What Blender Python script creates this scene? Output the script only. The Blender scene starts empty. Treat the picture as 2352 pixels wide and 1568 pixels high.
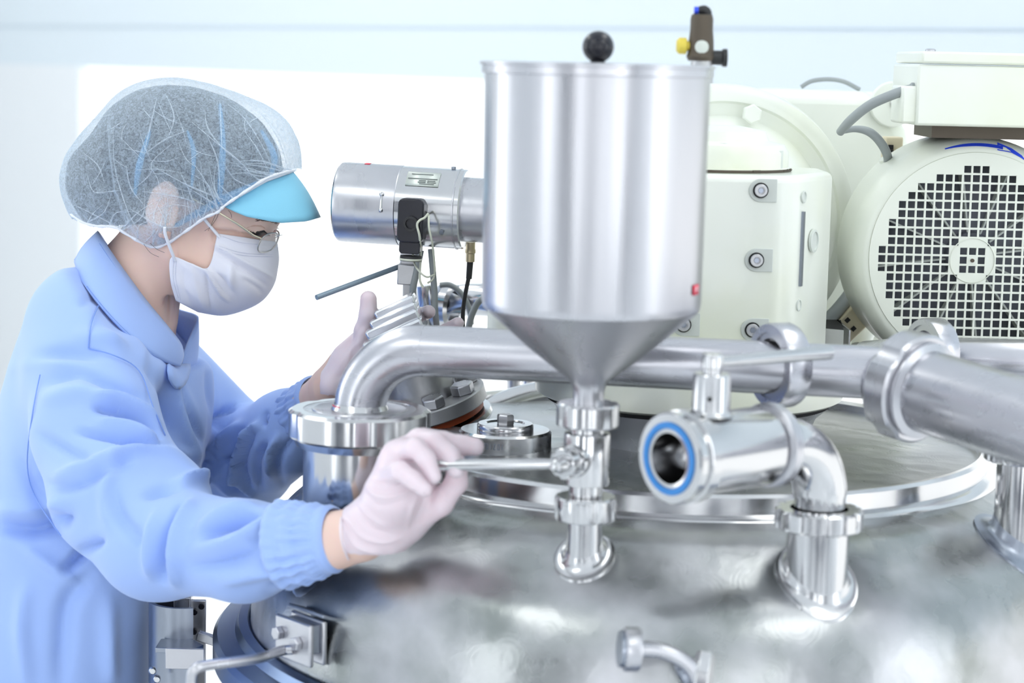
import bpy, math, random
import numpy as np
from mathutils import Vector, Matrix
random.seed(7)
rng = np.random.default_rng(11)
SC = bpy.context.scene
PI = math.pi
# ---------------------------------------------------------------- camera
FPX, W, H = 4800.0, 2352, 1568
CAMZ = 1.6
PITCH, ROLL = math.radians(7.64), math.radians(1.3)
_f = np.array([0, math.cos(PITCH), -math.sin(PITCH)])
_r = np.array([1.0, 0, 0])
_d = np.array([0, -math.sin(PITCH), -math.cos(PITCH)])
AX = _r*math.cos(ROLL) - _d*math.sin(ROLL)
AY = _r*math.sin(ROLL) + _d*math.cos(ROLL)
CAM = np.array([0, 0, CAMZ])
cd = bpy.data.cameras.new('camera'); cam = bpy.data.objects.new('camera', cd)
SC.collection.objects.link(cam)
cd.sensor_width = 36.0; cd.lens = 36.0*FPX/W
cd.clip_start = .05
cd.dof.use_dof = True; cd.dof.focus_distance = 2.45; cd.dof.aperture_fstop = 4.0
m = Matrix.Identity(4)
for i in range(3):
    m[i][0] = AX[i]; m[i][1] = -AY[i]; m[i][2] = -_f[i]; m[i][3] = CAM[i]
cam.matrix_world = m
SC.camera = cam
# ---------------------------------------------------------------- view and world
SC.view_settings.view_transform = 'Standard'
SC.view_settings.look = 'None'
SC.view_settings.gamma = 1.0
SC.view_settings.exposure = 0.34
SC.view_settings.use_curve_mapping = False
SC.cycles.use_denoising = True
SC.cycles.max_bounces = 8
SC.cycles.transparent_max_bounces = 16
SC.cycles.caustics_reflective = False
SC.cycles.caustics_refractive = False
wd = bpy.data.worlds.new('daylight'); SC.world = wd; wd.use_nodes = True
wd.node_tree.nodes['Background'].inputs[0].default_value = (.86, .93, 1, 1)
wd.node_tree.nodes['Background'].inputs[1].default_value = .8
E_WIN, E_TUBE, E_PANE = 2.8, 3.6, 1.25

def pt(px, py, Y):
    """point at depth Y seen at this spot of the frame"""
    d = _f*FPX + AX*(px-W/2) + AY*(py-H/2)
    return CAM + d*(Y/d[1])
def zat(px, py, Y): return float(pt(px, py, Y)[2])
def proj(V):
    q = np.asarray(V, float) - CAM
    w = q@_f
    return np.stack([W/2 + FPX*(q@AX)/w, H/2 + FPX*(q@AY)/w], -1)
def pm(n, Y): return n*Y/FPX
# ---------------------------------------------------------------- materials
def mat(name, col, rough=.5, metal=0., **k):
    M = bpy.data.materials.new(name); M.use_nodes = True
    nt = M.node_tree; b = nt.nodes['Principled BSDF']
    b.inputs['Base Color'].default_value = (*col, 1)
    b.inputs['Roughness'].default_value = rough
    b.inputs['Metallic'].default_value = metal
    for kk, v in k.get('inp', {}).items(): b.inputs[kk].default_value = v
    def tex(scale, detail=3, stretch=(1, 1, 1), typ='ShaderNodeTexNoise', coord='Object'):
        tc = nt.nodes.new('ShaderNodeTexCoord'); mp = nt.nodes.new('ShaderNodeMapping')
        mp.inputs['Scale'].default_value = stretch
        nt.links.new(tc.outputs[coord], mp.inputs[0])
        n = nt.nodes.new(typ); n.inputs['Scale'].default_value = scale
        if 'Detail' in n.inputs: n.inputs['Detail'].default_value = detail
        nt.links.new(mp.outputs[0], n.inputs['Vector'])
        return n.outputs[0]
    if 'rn' in k:
        lo, hi, sc, st = k['rn']
        o = tex(sc, 4, st); mr = nt.nodes.new('ShaderNodeMapRange')
        mr.inputs[1].default_value = .3; mr.inputs[2].default_value = .7
        mr.inputs[3].default_value = lo; mr.inputs[4].default_value = hi
        nt.links.new(o, mr.inputs[0]); nt.links.new(mr.outputs[0], b.inputs['Roughness'])
    if 'cn' in k:
        c2, sc, st, a0, a1 = k['cn']
        o = tex(sc, 5, st); cr = nt.nodes.new('ShaderNodeValToRGB')
        cr.color_ramp.elements[0].position = a0; cr.color_ramp.elements[1].position = a1
        cr.color_ramp.elements[0].color = (*col, 1); cr.color_ramp.elements[1].color = (*c2, 1)
        nt.links.new(o, cr.inputs[0]); nt.links.new(cr.outputs[0], b.inputs['Base Color'])
    if 'bump' in k:
        sc, st, dist, stren = k['bump']
        o = tex(sc, 4, st); bm = nt.nodes.new('ShaderNodeBump')
        bm.inputs['Strength'].default_value = stren; bm.inputs['Distance'].default_value = dist
        nt.links.new(o, bm.inputs['Height']); nt.links.new(bm.outputs[0], b.inputs['Normal'])
    return M
M = {}
M['steel'] = mat('polished_steel', (.62, .62, .63), .16, 1, rn=(.1, .24, 14, (1, 1, 1)))
M['satin'] = mat('satin_steel', (.56, .56, .59), .3, 1, rn=(.24, .36, 30, (1, 1, .06)), bump=(160, (1, 1, .03), .0004, .25))
M['pipe'] = mat('brushed_pipe_steel', (.56, .56, .60), .28, 1, rn=(.24, .32, 60, (.1, 1, 1)), bump=(220, (.02, 1, 1), .0001, .05))
M['cast'] = mat('cast_steel', (.5, .5, .51), .42, 1, bump=(180, (1, 1, 1), .0006, .4))
M['darksteel'] = mat('dark_steel', (.33, .36, .42), .3, 1)
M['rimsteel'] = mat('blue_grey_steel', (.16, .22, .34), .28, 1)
M['black'] = mat('black_plastic', (.012, .012, .02), .25)
M['rubber'] = mat('black_rubber', (.02, .02, .022), .5)
M['hole'] = mat('dark_recess', (.01, .01, .012), .8)
M['white'] = mat('white_machine_paint', (.84, .87, .80), .35, cn=((.76, .79, .55), 3.5, (1, 1, 1), .5, .85), inp={'Coat Weight': .3})
M['white2'] = mat('white_fan_cover_paint', (.82, .85, .76), .4, inp={'Coat Weight': .2})
M['grey_paint'] = mat('pale_grey_paint', (.66, .70, .66), .45)
M['cable'] = mat('grey_cable_sheath', (.33, .36, .37), .45)
M['fan'] = mat('dark_grey_fan', (.13, .14, .17), .5)
M['brass'] = mat('brass', (.5, .42, .28), .35, 1)
M['beige'] = mat('beige_plastic', (.72, .64, .46), .5)
M['blue'] = mat('blue_gasket', (.03, .23, .62), .4)
M['bluearrow'] = mat('blue_arrow_sticker', (.03, .08, .8), .4)
M['red'] = mat('red_sticker', (.8, .03, .08), .5)
M['lite'] = mat('white_print', (.9, .6, .65), .5)
M['orange'] = mat('orange_gasket', (.62, .12, .04), .4)
M['yellow'] = mat('yellow_plastic', (.75, .6, .08), .4)
M['bronze'] = mat('dark_bronze', (.10, .08, .06), .5, .4)
M['plate'] = mat('name_plate', (.62, .66, .62), .35, .3)
M['print'] = mat('plate_print', (.2, .23, .22), .5)
M['rod'] = mat('blue_grey_rod', (.26, .34, .42), .4, .2)
M['wire'] = mat('cream_wire', (.72, .74, .62), .5)
M['wall'] = mat('pale_blue_wall', (.76, .83, .88), .6)
M['wall2'] = mat('white_wall', (.86, .88, .90), .7)
M['walld'] = mat('grey_wall', (.16, .17, .20), .7)
M['floor'] = mat('white_epoxy_floor', (.82, .84, .86), .3)
M['trim'] = mat('panel_joint', (.6, .68, .75), .6)
def emis(name, col, s):
    m_ = bpy.data.materials.new(name); m_.use_nodes = True; nt = m_.node_tree
    nt.nodes.remove(nt.nodes['Principled BSDF'])
    e = nt.nodes.new('ShaderNodeEmission'); e.inputs[0].default_value = (*col, 1); e.inputs[1].default_value = s
    nt.links.new(e.outputs[0], nt.nodes['Material Output'].inputs[0]); return m_
M['pane'] = emis('bright_frosted_pane', (.96, .99, 1), E_PANE)
M['daywin'] = emis('daylit_window', (.93, .97, 1), E_WIN)
M['tube'] = emis('lit_ceiling_panel', (.97, 1, .98), E_TUBE)
# brushed, swirl-ground vessel steel
def vessel():
    m_ = mat('ground_vessel_steel', (.56, .57, .58), .3, 1)
    nt = m_.node_tree; b = nt.nodes['Principled BSDF']
    tc = nt.nodes.new('ShaderNodeTexCoord')
    v = nt.nodes.new('ShaderNodeTexVoronoi'); v.inputs['Scale'].default_value = 26
    n = nt.nodes.new('ShaderNodeTexNoise'); n.inputs['Scale'].default_value = 9; n.inputs['Detail'].default_value = 5
    n2 = nt.nodes.new('ShaderNodeTexNoise'); n2.inputs['Scale'].default_value = 55; n2.inputs['Detail'].default_value = 3
    for x in (v, n, n2): nt.links.new(tc.outputs['Object'], x.inputs['Vector'])
    mr = nt.nodes.new('ShaderNodeMapRange'); mr.inputs[1].default_value = .3; mr.inputs[2].default_value = .7
    mr.inputs[3].default_value = .2; mr.inputs[4].default_value = .42
    nt.links.new(n.outputs[0], mr.inputs[0]); nt.links.new(mr.outputs[0], b.inputs['Roughness'])
    ad = nt.nodes.new('ShaderNodeMath'); ad.operation = 'MULTIPLY_ADD'; ad.inputs[1].default_value = .35
    nt.links.new(v.outputs['Distance'], ad.inputs[0]); nt.links.new(n.outputs[0], ad.inputs[2])
    a2 = nt.nodes.new('ShaderNodeMath'); a2.operation = 'MULTIPLY_ADD'; a2.inputs[1].default_value = .08
    nt.links.new(n2.outputs[0], a2.inputs[0]); nt.links.new(ad.outputs[0], a2.inputs[2])
    mu = nt.nodes.new('ShaderNodeMath'); mu.operation = 'MULTIPLY'; mu.inputs[1].default_value = 70; nt.links.new(v.outputs['Distance'], mu.inputs[0])
    si = nt.nodes.new('ShaderNodeMath'); si.operation = 'SINE'; nt.links.new(mu.outputs[0], si.inputs[0])
    a3 = nt.nodes.new('ShaderNodeMath'); a3.operation = 'MULTIPLY_ADD'; a3.inputs[1].default_value = .008
    nt.links.new(si.outputs[0], a3.inputs[0]); nt.links.new(a2.outputs[0], a3.inputs[2]); a2 = a3
    bm = nt.nodes.new('ShaderNodeBump'); bm.inputs['Strength'].default_value = .35; bm.inputs['Distance'].default_value = .006
    nt.links.new(a2.outputs[0], bm.inputs['Height']); nt.links.new(bm.outputs[0], b.inputs['Normal'])
    cr = nt.nodes.new('ShaderNodeValToRGB'); cr.color_ramp.elements[0].position = .35; cr.color_ramp.elements[1].position = .7
    cr.color_ramp.elements[0].color = (.30, .32, .31, 1); cr.color_ramp.elements[1].color = (.60, .60, .63, 1)
    nt.links.new(n.outputs[0], cr.inputs[0]); nt.links.new(cr.outputs[0], b.inputs['Base Color'])
    return m_
M['vessel'] = vessel()
# ---------------------------------------------------------------- mesh tools
ORG = {}
def tag(o, label=None, cat=None, group=None, kind=None):
    for k, v in (('label', label), ('category', cat), ('group', group), ('kind', kind)):
        if v: o[k] = v
    return o
def thing(name, loc, label, cat, group=None):
    o = bpy.data.objects.new(name, None); SC.collection.objects.link(o)
    o.location = [float(a) for a in loc]; o.empty_display_size = .02
    ORG[o.name] = np.array(loc, float)
    return tag(o, label, cat, group)
def frame(ax, up=None):
    z = np.array(ax, float); z /= np.linalg.norm(z)
    u = np.array(up if up is not None else ((0, 0, 1) if abs(z[2]) < .9 else (1, 0, 0)), float)
    x = np.cross(u, z); x /= np.linalg.norm(x)
    return np.stack([x, np.cross(z, x), z], 1)
class MB:
    def __init__(s): s.v = []; s.f = []; s.n = 0
    def add(s, v, f):
        v = np.asarray(v, float); s.v.append(v)
        s.f += [[i+s.n for i in q] for q in f]; s.n += len(v); return s
    def rings(s, R, close=False, cap0=True, cap1=True):
        R = [np.asarray(r, float) for r in R]; n = len(R[0]); k = len(R)
        f = []
        for i in range(k if close else k-1):
            a, b = i*n, ((i+1) % k)*n
            for j in range(n): f.append([a+j, a+(j+1) % n, b+(j+1) % n, b+j])
        if not close:
            if cap0: f.append(list(range(n))[::-1])
            if cap1: f.append([(k-1)*n+j for j in range(n)])
        return s.add(np.concatenate(R), f)
    def lathe(s, prof, org=(0, 0, 0), ax=(0, 0, 1), n=48, mod=None, close=False, a0=0., cap=True):
        F = frame(ax); a = np.linspace(0, 2*PI, n, endpoint=False)+a0
        R = []
        for i, (r, z) in enumerate(prof):
            rr = np.full(n, max(r, 1e-5)) if mod is None else np.array([mod(t, max(r, 1e-5), i) for t in a])
            L = np.stack([rr*np.cos(a), rr*np.sin(a), np.full(n, float(z))], 1)
            R.append(L@F.T + np.array(org))
        return s.rings(R, close, cap, cap)
    def tube(s, P, r, n=16, close=False, caps=True, smooth=0):
        P = np.array(P, float)
        if smooth: P = catmull(P, smooth, close)
        k = len(P); r = np.interp(np.linspace(0, 1, k), np.linspace(0, 1, len(r)), r) if np.ndim(r) else np.full(k, r)
        T = np.roll(P, -1, 0)-np.roll(P, 1, 0)
        if not close: T[0] = P[1]-P[0]; T[-1] = P[-1]-P[-2]
        T /= np.linalg.norm(T, axis=1)[:, None]
        u = np.array([0, 0, 1.]) if abs(T[0][2]) < .8 else np.array([1., 0, 0])
        a = np.linspace(0, 2*PI, n, endpoint=False); R = []
        for i in range(k):
            u = u - T[i]*(u@T[i]); u /= np.linalg.norm(u); w = np.cross(T[i], u)
            R.append(P[i] + r[i]*(np.cos(a)[:, None]*u + np.sin(a)[:, None]*w))
        return s.rings(R, close, caps, caps)
    def box(s, c, size, F=None):
        h = np.array(size)/2.
        v = np.array([[x, y, z] for x in (-1, 1) for y in (-1, 1) for z in (-1, 1)])*h
        if F is not None: v = v@np.asarray(F).T
        return s.add(v+np.array(c), [[0, 1, 3, 2], [4, 6, 7, 5], [0, 4, 5, 1], [2, 3, 7, 6], [0, 2, 6, 4], [1, 5, 7, 3]])
    def prism(s, poly, o, F, h):
        """2D outline in the plane of F's first two axes, thickness h along the third"""
        F = np.asarray(F); P = np.array(poly, float)
        b = P[:, :1]*F[:, 0] + P[:, 1:2]*F[:, 1] + np.array(o)
        return s.rings([b, b+F[:, 2]*h])
    def hexa(s, o, ax, r, h, a0=0.):
        return s.lathe([(r*.93, 0), (r, h*.08), (r, h*.85), (r*.86, h)], o, ax, 6, a0=a0)
    def sphere(s, c, r, n=32, sc=(1, 1, 1)):
        pr = [(r*math.sin(t), -r*math.cos(t)) for t in np.linspace(.02, PI-.02, n//2)]
        t = MB().lathe(pr, n=n); v = t.v[0]*np.array(sc)+np.array(c)
        return s.add(v, t.f)
    def build(s, name, ma, parent=None, bevel=0, seg=2, sharp=38, solid=0, sub=0, loc=None):
        V = np.concatenate(s.v); lo, hi = V.min(0), V.max(0)
        o = np.array([(lo[0]+hi[0])/2, (lo[1]+hi[1])/2, lo[2]]) if loc is None else np.array(loc, float)
        me = bpy.data.meshes.new(name); me.from_pydata((V-o).tolist(), [], s.f)
        me.validate()
        me.materials.append(ma if not isinstance(ma, str) else M[ma])
        me.polygons.foreach_set('use_smooth', [True]*len(me.polygons))
        me.set_sharp_from_angle(angle=math.radians(sharp))
        import bmesh
        bm = bmesh.new(); bm.from_mesh(me); bmesh.ops.recalc_face_normals(bm, faces=bm.faces); bm.to_mesh(me); bm.free()
        ob = bpy.data.objects.new(name, me); SC.collection.objects.link(ob)
        base = np.zeros(3)
        if parent: ob.parent = parent; base = ORG[parent.name]
        ob.location = (o-base).tolist(); ORG[ob.name] = o
        if solid:
            q = ob.modifiers.new('thick', 'SOLIDIFY'); q.thickness = solid; q.offset = 0
        if bevel:
            q = ob.modifiers.new('bevel', 'BEVEL'); q.width = bevel; q.segments = seg; q.limit_method = 'ANGLE'; q.angle_limit = math.radians(35)
            q.harden_normals = False
        if sub:
            q = ob.modifiers.new('sub', 'SUBSURF'); q.levels = sub; q.render_levels = sub
        return ob
def catmull(P, k, close=False):
    P = np.array(P, float); n = len(P); out = []
    for i in range(n if close else n-1):
        if close: a, b, c, d = P[(i-1) % n], P[i], P[(i+1) % n], P[(i+2) % n]
        else: a, b, c, d = P[max(i-1, 0)], P[i], P[i+1], P[min(i+2, n-1)]
        for t in np.arange(k)/k:
            out.append(.5*((2*b)+(c-a)*t+(2*a-5*b+4*c-d)*t*t+(3*b-a-3*c+d)*t**3))
    if not close: out.append(P[-1])
    return np.array(out)
def copy_tree(o, parent=None, loc=None):
    c = o.copy(); SC.collection.objects.link(c); c.parent = parent
    if loc is not None: c.location = loc
    for ch in o.children: copy_tree(ch, c)
    return c
def arc(c, r, a0, a1, n, F):
    F = np.asarray(F)
    return [np.array(c)+r*math.cos(t)*F[:, 0]+r*math.sin(t)*F[:, 1] for t in np.linspace(a0, a1, n)]
# ================================================================ the room
def struct(name, mb, ma, **k): return tag(mb.build(name, ma, **k), kind='structure')
A_ = pt(180, 153, 6.8); B_ = pt(1650, 205, 4.5)
dw = np.array([B_[0]-A_[0], B_[1]-A_[1], 0]); dw /= np.linalg.norm(dw)
nw = np.array([-dw[1], dw[0], 0])            # away from the camera
if nw[1] < 0: nw = -nw
FW = np.stack([dw, nw, [0, 0, 1]], 1)
def wallpt(s, z, off=0.): return np.array([A_[0], A_[1], 0])+dw*s+nw*off+np.array([0, 0, z])
ZW = 1.5515
def wbox(s0, s1, z0, z1, o0, o1):
    return MB().box(wallpt((s0+s1)/2, (z0+z1)/2, (o0+o1)/2), (s1-s0, abs(o1-o0), z1-z0), FW)
struct('wall_back', wbox(-3.2, 8.2, ZW, 3.0, 0, .12), 'wall')
struct('wall_back_pier', wbox(-3.2, 0, 0, ZW, 0.0, .12), 'wall2')
struct('window_1', wbox(0, 8.2, .02, ZW, .03, .06), 'pane')
struct('trim_1', wbox(-3.2, 8.2, ZW+.125, ZW+.129, -.004, .0), 'trim')
struct('floor', MB().box((0, 2, -.05), (9, 12.4, .1)), 'floor')
struct('ceiling', MB().box((0, 2, 3.05), (9, 12.4, .1)), 'wall2')
struct('wall_left', MB().box((-3.55, 2.6, 1.5), (.1, 11.2, 3)), 'wall2')
struct('wall_right', MB().box((3.55, .6, 1.5), (.1, 7.2, 3)), 'wall2')
struct('wall_front', MB().box((0, -2.95, 1.5), (7, .1, 3)), 'walld')
for i, (x0, x1, z0, z1) in enumerate([(.15, .75, .2, 2.8), (1.3, 2.5, .3, 2.8), (-1.9, -1.0, .3, 2.8)]):
    struct('window_%d' % (i+2), MB().box(((x0+x1)/2, -2.88, (z0+z1)/2), (x1-x0, .03, z1-z0)), 'daywin')
for i, (y0, y1) in enumerate([(-1.5, -.5), (2.9, 3.9)]):
    struct('window_%d' % (i+5), MB().box((-3.48, (y0+y1)/2, 1.55), (.03, y1-y0, 2.4)), 'daywin')
struct('window_7', MB().box((3.48, .6, 1.6), (.03, 1.6, 2.2)), 'daywin')
for i, (x, y) in enumerate([(-1.3, .6), (1.3, .6), (-1.3, 2.9), (.9, 2.3), (-1.2, 4.6), (-2.4, 6.0)]):  # panels out of view; the back-left ones are added to brighten the back wall
    t = thing('unseen_ceiling_light', (x, y, 2.93), 'flat lit panel added out of view in the white ceiling', 'ceiling light', 'unseen ceiling light panels')
    MB().box((x, y, 2.965), (.66, 1.26, .05)).build('frame', 'wall2', t)
    MB().box((x, y, 2.934), (.6, 1.2, .01)).build('diffuser', 'tube', t)
# ================================================================ the vessel
TX, TY = .19, 2.37
LX, LY = .195, 2.42
DPROF = np.array([(0, 1.16), (.2, 1.155), (.33, 1.146), (.365, 1.139), (.385, 1.130), (.405, 1.118),
                  (.430, 1.102), (.452, 1.082), (.468, 1.053), (.478, 1.018), (.483, .98), (.484, .93)])
DP = catmull(DPROF, 5)
def domez(x, y):
    r = np.hypot(np.asarray(x)-TX, np.asarray(y)-TY)
    return np.interp(r, DP[:, 0], DP[:, 1])
tank = thing('mixing_tank', (TX, TY, 0), 'large round ground stainless steel tank with domed top and raised lid ring', 'tank')
MB().lathe([(r, z) for r, z in DP], (TX, TY, 0), n=160, cap=False).build('dome', 'vessel', tank, sharp=80)
# rim flange, two tiers
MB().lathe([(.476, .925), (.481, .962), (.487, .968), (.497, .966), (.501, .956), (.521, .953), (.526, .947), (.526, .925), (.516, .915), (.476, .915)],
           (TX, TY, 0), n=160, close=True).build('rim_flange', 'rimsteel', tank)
MB().lathe([(.44, .12), (.44, .90), (.455, .915), (.495, .915), (.495, .905), (.47, .88), (.47, .16), (.44, .12)],
           (TX, TY, 0), n=128, close=True).build('jacket', 'satin', tank)
MB().lathe([(.0, .12), (.45, .14), (.46, .17), (.44, .16), (.0, .13)], (TX, TY, 0), n=96).build('bottom', 'satin', tank)
for a in (45, 135, 225, 315):
    x, y = TX+.38*math.cos(math.radians(a)), TY+.38*math.sin(math.radians(a))
    MB().lathe([(.05, 0), (.05, .01), (.03, .02), (.03, .2)], (x, y, 0), n=24).build('leg', 'satin', tank)
lid = MB().lathe([(.0, 1.174), (.2, 1.169), (.351, 1.161)], (LX, LY, 0), n=160, cap=False).build('lid', 'vessel', tank, sharp=80)
MB().lathe([(.348, 1.150), (.348, 1.169), (.351, 1.1725), (.356, 1.1725), (.359, 1.169), (.359, 1.152), (.366, 1.1495), (.371, 1.147), (.373, 1.143),
            (.372, 1.139), (.362, 1.136), (.348, 1.136)], (LX, LY, 0), n=160, close=True).build('lid_ring', 'steel', tank)
MB().lathe([(.345, 1.05), (.345, 1.14), (.357, 1.14), (.357, 1.05)], (LX, LY, 0), n=160, close=True).build('lid_neck', 'satin', tank)

def pad(x, y, r, w, h, name='weld_pad'):
    n = 48; a = np.linspace(0, 2*PI, n, endpoint=False); R = []
    for k, (q, dz) in enumerate([(r*.9, h*1.3), (r+.0005, h), (r+w*.12, h*.5), (r+w*.4, h*.18), (r+w*.8, h*.12), (r+w*.97, .002), (r+w, -.006)]):
        X, Y = x+q*np.cos(a), y+q*np.sin(a)
        X0, Y0 = x+(r+w*.4)*np.cos(a), y+(r+w*.4)*np.sin(a)
        z = domez(X, Y)+dz
        R.append(np.stack([X, Y, z], 1))
    return MB().rings(R, cap0=False, cap1=False)
def nut(parent, o, ax, R, rin, h, k=6, nd=.12, nw_=.14, a0=0., ma='steel', name='union_nut'):
    n = k*16; c = h*.09
    def mod(t, r, i):
        if r < R*.8: return r
        p = ((t-a0)*k/(2*PI)) % 1.0; d = min(p, 1-p)
        return r - R*nd*(1 if d < nw_*.62 else max(0, 1-(d-nw_*.62)/.035))
    return MB().lathe([(rin, 0), (R*.96, 0), (R, c), (R, h-c), (R*.95, h), (rin, h)], o, ax, n, mod=mod, close=True).build(name, ma, parent, sharp=30)
def zc(px, py, Y): return zat(px, py, Y)

# ---------------- hopper with its sampling valve, on its own stub
HY = 1.99
def hz(py): return zat(1352, py, HY)
hc = pt(1352, 900, HY); HX = hc[0]
s_ = HY/FPX
ss = thing('pipe_stub', (HX, HY, domez(HX, HY)), 'thin polished steel stub on the dome under the hopper', 'pipe fitting')
zb = float(domez(HX, HY))
MB().lathe([(.0177, zb-.03), (.0177, hz(1178)), (.0150, hz(1178)), (.0150, zb-.03)], (HX, HY, 0), n=40, close=True).build('pipe', 'steel', ss)
pad(HX, HY, .0177, .0125, .012).build('weld_pad', 'steel', ss, sharp=60)
nut(ss, (HX, HY, hz(1192)), (0, 0, 1), .030, .0165, hz(1138)-hz(1192), k=8, nd=.06, nw_=.1, a0=.3)
hop = thing('hopper', (HX, HY, hz(975)), 'tall cylindrical stainless hopper with cone bottom and black ball knob', 'hopper')
R0 = .1067
ztop, zcb, znk = hz(168), hz(697), hz(893)
MB().lathe([(R0-.003, ztop), (R0, ztop), (R0*.998, ztop-.01), (R0*.985, zcb+.004), (R0*.978, zcb-.001), (R0*.97, zcb-.004)], (HX, HY, 0), n=128, cap=False).build('body', 'satin', hop, sharp=60)
MB().lathe([(R0*.97, zcb-.0042), (.060, (zcb+znk)/2-.001), (.020, znk+.009), (.0165, znk+.003), (.0150, znk-.003), (.0150, hz(925))], (HX, HY, 0), n=128, cap=False).build('cone', 'satin', hop, sharp=60)
MB().lathe([(0, hz(143)), (.109, hz(145)), (.1115, hz(146.5)), (.1115, hz(152)), (.1095, hz(154)), (.1095, hz(171)), (.1075, hz(173)), (0, hz(172))], (HX, HY, 0), n=128).build('lid', 'satin', hop)
MB().sphere((HX, HY, hz(107)), .0150, 40).build('knob', 'black', hop, sharp=80)
MB().lathe([(.007, hz(146)), (.007, hz(132)), (.010, hz(128))], (HX, HY, 0), n=24).build('knob_stem', 'black', hop)
# sticker curved on the wall
a_ = math.asin(min(1, (1597-1366)/256.)); th = [a_+k for k in np.linspace(-.06, .085, 7)]
zs = (hz(637), hz(660))
rr = R0*.988+.0006
pts = [[(HX+rr*math.sin(t), HY-rr*math.cos(t), z) for t in th] for z in zs]
lab = MB(); lab.add(np.array(pts).reshape(-1, 3), [[i, i+1, i+8, i+7] for i in range(6)])
stk = lab.build('sticker', 'red', hop, solid=.0003)
t3 = MB()
for (u0, u1, w0, w1) in [(.25, .33, .2, .8), (.33, .6, .68, .8), (.33, .6, .42, .54), (.55, .63, .45, .8), (.7, .78, .2, .8)]:
    q = [(HX+(rr+.0005)*math.sin(th[0]+(th[-1]-th[0])*u), HY-(rr+.0005)*math.cos(th[0]+(th[-1]-th[0])*u), zs[1]+(zs[0]-zs[1])*w_) for u, w_ in ((u0, w0), (u1, w0), (u1, w1), (u0, w1))]
    t3.add(q, [[0, 1, 2, 3]])
t3.build('print', 'lite', stk)
nut(hop, (HX, HY, hz(978)), (0, 0, 1), .0305, .0148, hz(925)-hz(978), k=4, nd=.09, nw_=.1, a0=.55)
# valve body under the hopper
vb = thing('plug_valve', (HX, HY, hz(1138)), 'small polished plug valve with a rod handle, between hopper and stub', 'valve')
MB().lathe([(.0145, hz(985)), (.0170, hz(978)), (.0170, hz(992)), (.0222, hz(994)), (.0226, hz(998)), (.0226, hz(1106)), (.0218, hz(1111)), (.0165, hz(1112)), (.0165, hz(1137)), (.0145, hz(1139))],
           (HX, HY, 0), n=56, close=False).build('body', 'steel', vb)
sd = np.array([-.62, -.78, -.04]); sd /= np.linalg.norm(sd)
so = np.array([HX, HY, hz(1050)])+sd*.014
MB().lathe([(.0165, 0), (.0165, .008), (.0155, .010), (.013, .0105), (.013, .016)], so, sd, 40).build('side_boss', 'steel', vb)
k0 = so+sd*.0155
nut(vb, k0, sd, .0152, .006, .010, k=6, nd=.12, nw_=.2, a0=.2, name='spindle_nut')
MB().lathe([(.0085, 0), (.0085, .010), (.0065, .013), (.0065, .016), (.0035, .019), (.0035, .021), (0, .022)], k0+sd*.004, sd, 32).build('spindle', 'steel', vb)
h0 = k0+sd*.007
h1 = pt(1012, 1068, 1.985)
hdir = (h1-h0); L_ = np.linalg.norm(hdir); hdir /= L_
MB().tube([h0+hdir*.004, h0+hdir*.02, h0+hdir*(L_-.01), h1], [.0045, .0055, .0055, .0055], 20).build('handle', 'steel', vb)

# ---------------- large flange pedestal on the left
PY = 2.17
pc = pt(826, 965, PY); PX = pc[0]
def pz(py): return zat(826, py, PY)
ped = thing('flange_pedestal', (PX, PY, domez(PX, PY)), 'wide polished steel pedestal with a slotted union nut where the bent pipe starts', 'pipe fitting')
MB().lathe([(.0592, float(domez(PX, PY))-.06), (.0592, pz(1010)), (.05, pz(1010)), (.05, float(domez(PX, PY))-.06)], (PX, PY, 0), n=96, close=True).build('pipe', 'steel', ped)
pad(PX, PY, .0592, .012, .01).build('weld_pad', 'steel', ped, sharp=60)
nut(ped, (PX, PY, pz(1003)), (0, 0, 1), .0748, .0595, pz(938)-pz(1003), k=5, nd=.045, nw_=.09, a0=.18)
MB().lathe([(.0665, pz(1020)), (.070, pz(1003)), (.0595, pz(1003)), (.0595, pz(1020))], (PX, PY, 0), n=96, close=True).build('shoulder', 'steel', ped)
MB().lathe([(0, pz(938)), (.0470, pz(938)), (.0476, pz(937)), (.0500, pz(937)), (.0505, pz(939)), (.0600, pz(939)), (.0600, pz(950)), (0, pz(950))], (PX, PY, 0), n=96).build('cover', 'satin', ped)

# bent transfer pipe
tp = thing('transfer_pipe', (PX, PY, pz(938)), 'long brushed steel pipe bending up from the flange and running right behind the hopper', 'pipe')
zp = zat(1000, 793, 2.2)
e0 = np.array([PX+.0005, PY, pz(938)])
end = pt(2040, 862, 2.07); end[2] = zp
hd = np.array([end[0]-PX, end[1]-PY, 0]); hd /= np.linalg.norm(hd)
Rb = .068
Fb = np.stack([hd, [0, 0, 1], np.cross(hd, [0, 0, 1])], 1)
cb = e0.copy(); cb = np.array([PX, PY, zp-Rb])+hd*Rb
path = [np.array([PX, PY, pz(940)])]+arc(cb, Rb, PI, PI/2, 22, Fb)
MB().tube(path+[path[-1]+hd*.001], .0272, 48).build('elbow', 'pipe', tp, sharp=60)
MB().tube([path[-1]+hd*.001, end], .0268, 48).build('straight', 'pipe', tp, sharp=60)
MB().lathe([(.0272, -.004), (.0315, -.003), (.0295, .002), (.0272, .006)], (PX, PY, pz(938)), n=48, cap=False).build('weld_bead', 'steel', tp)
q = [(PX+.0285*math.sin(t), PY-.0285*math.cos(t), pz(938)+z) for z in (.001, .0045) for t in np.linspace(-1.5, -.75, 6)]
MB().add(q, [[i, i+1, i+7, i+6] for i in range(5)]).build('mark', 'red', tp, solid=.0004)

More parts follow.
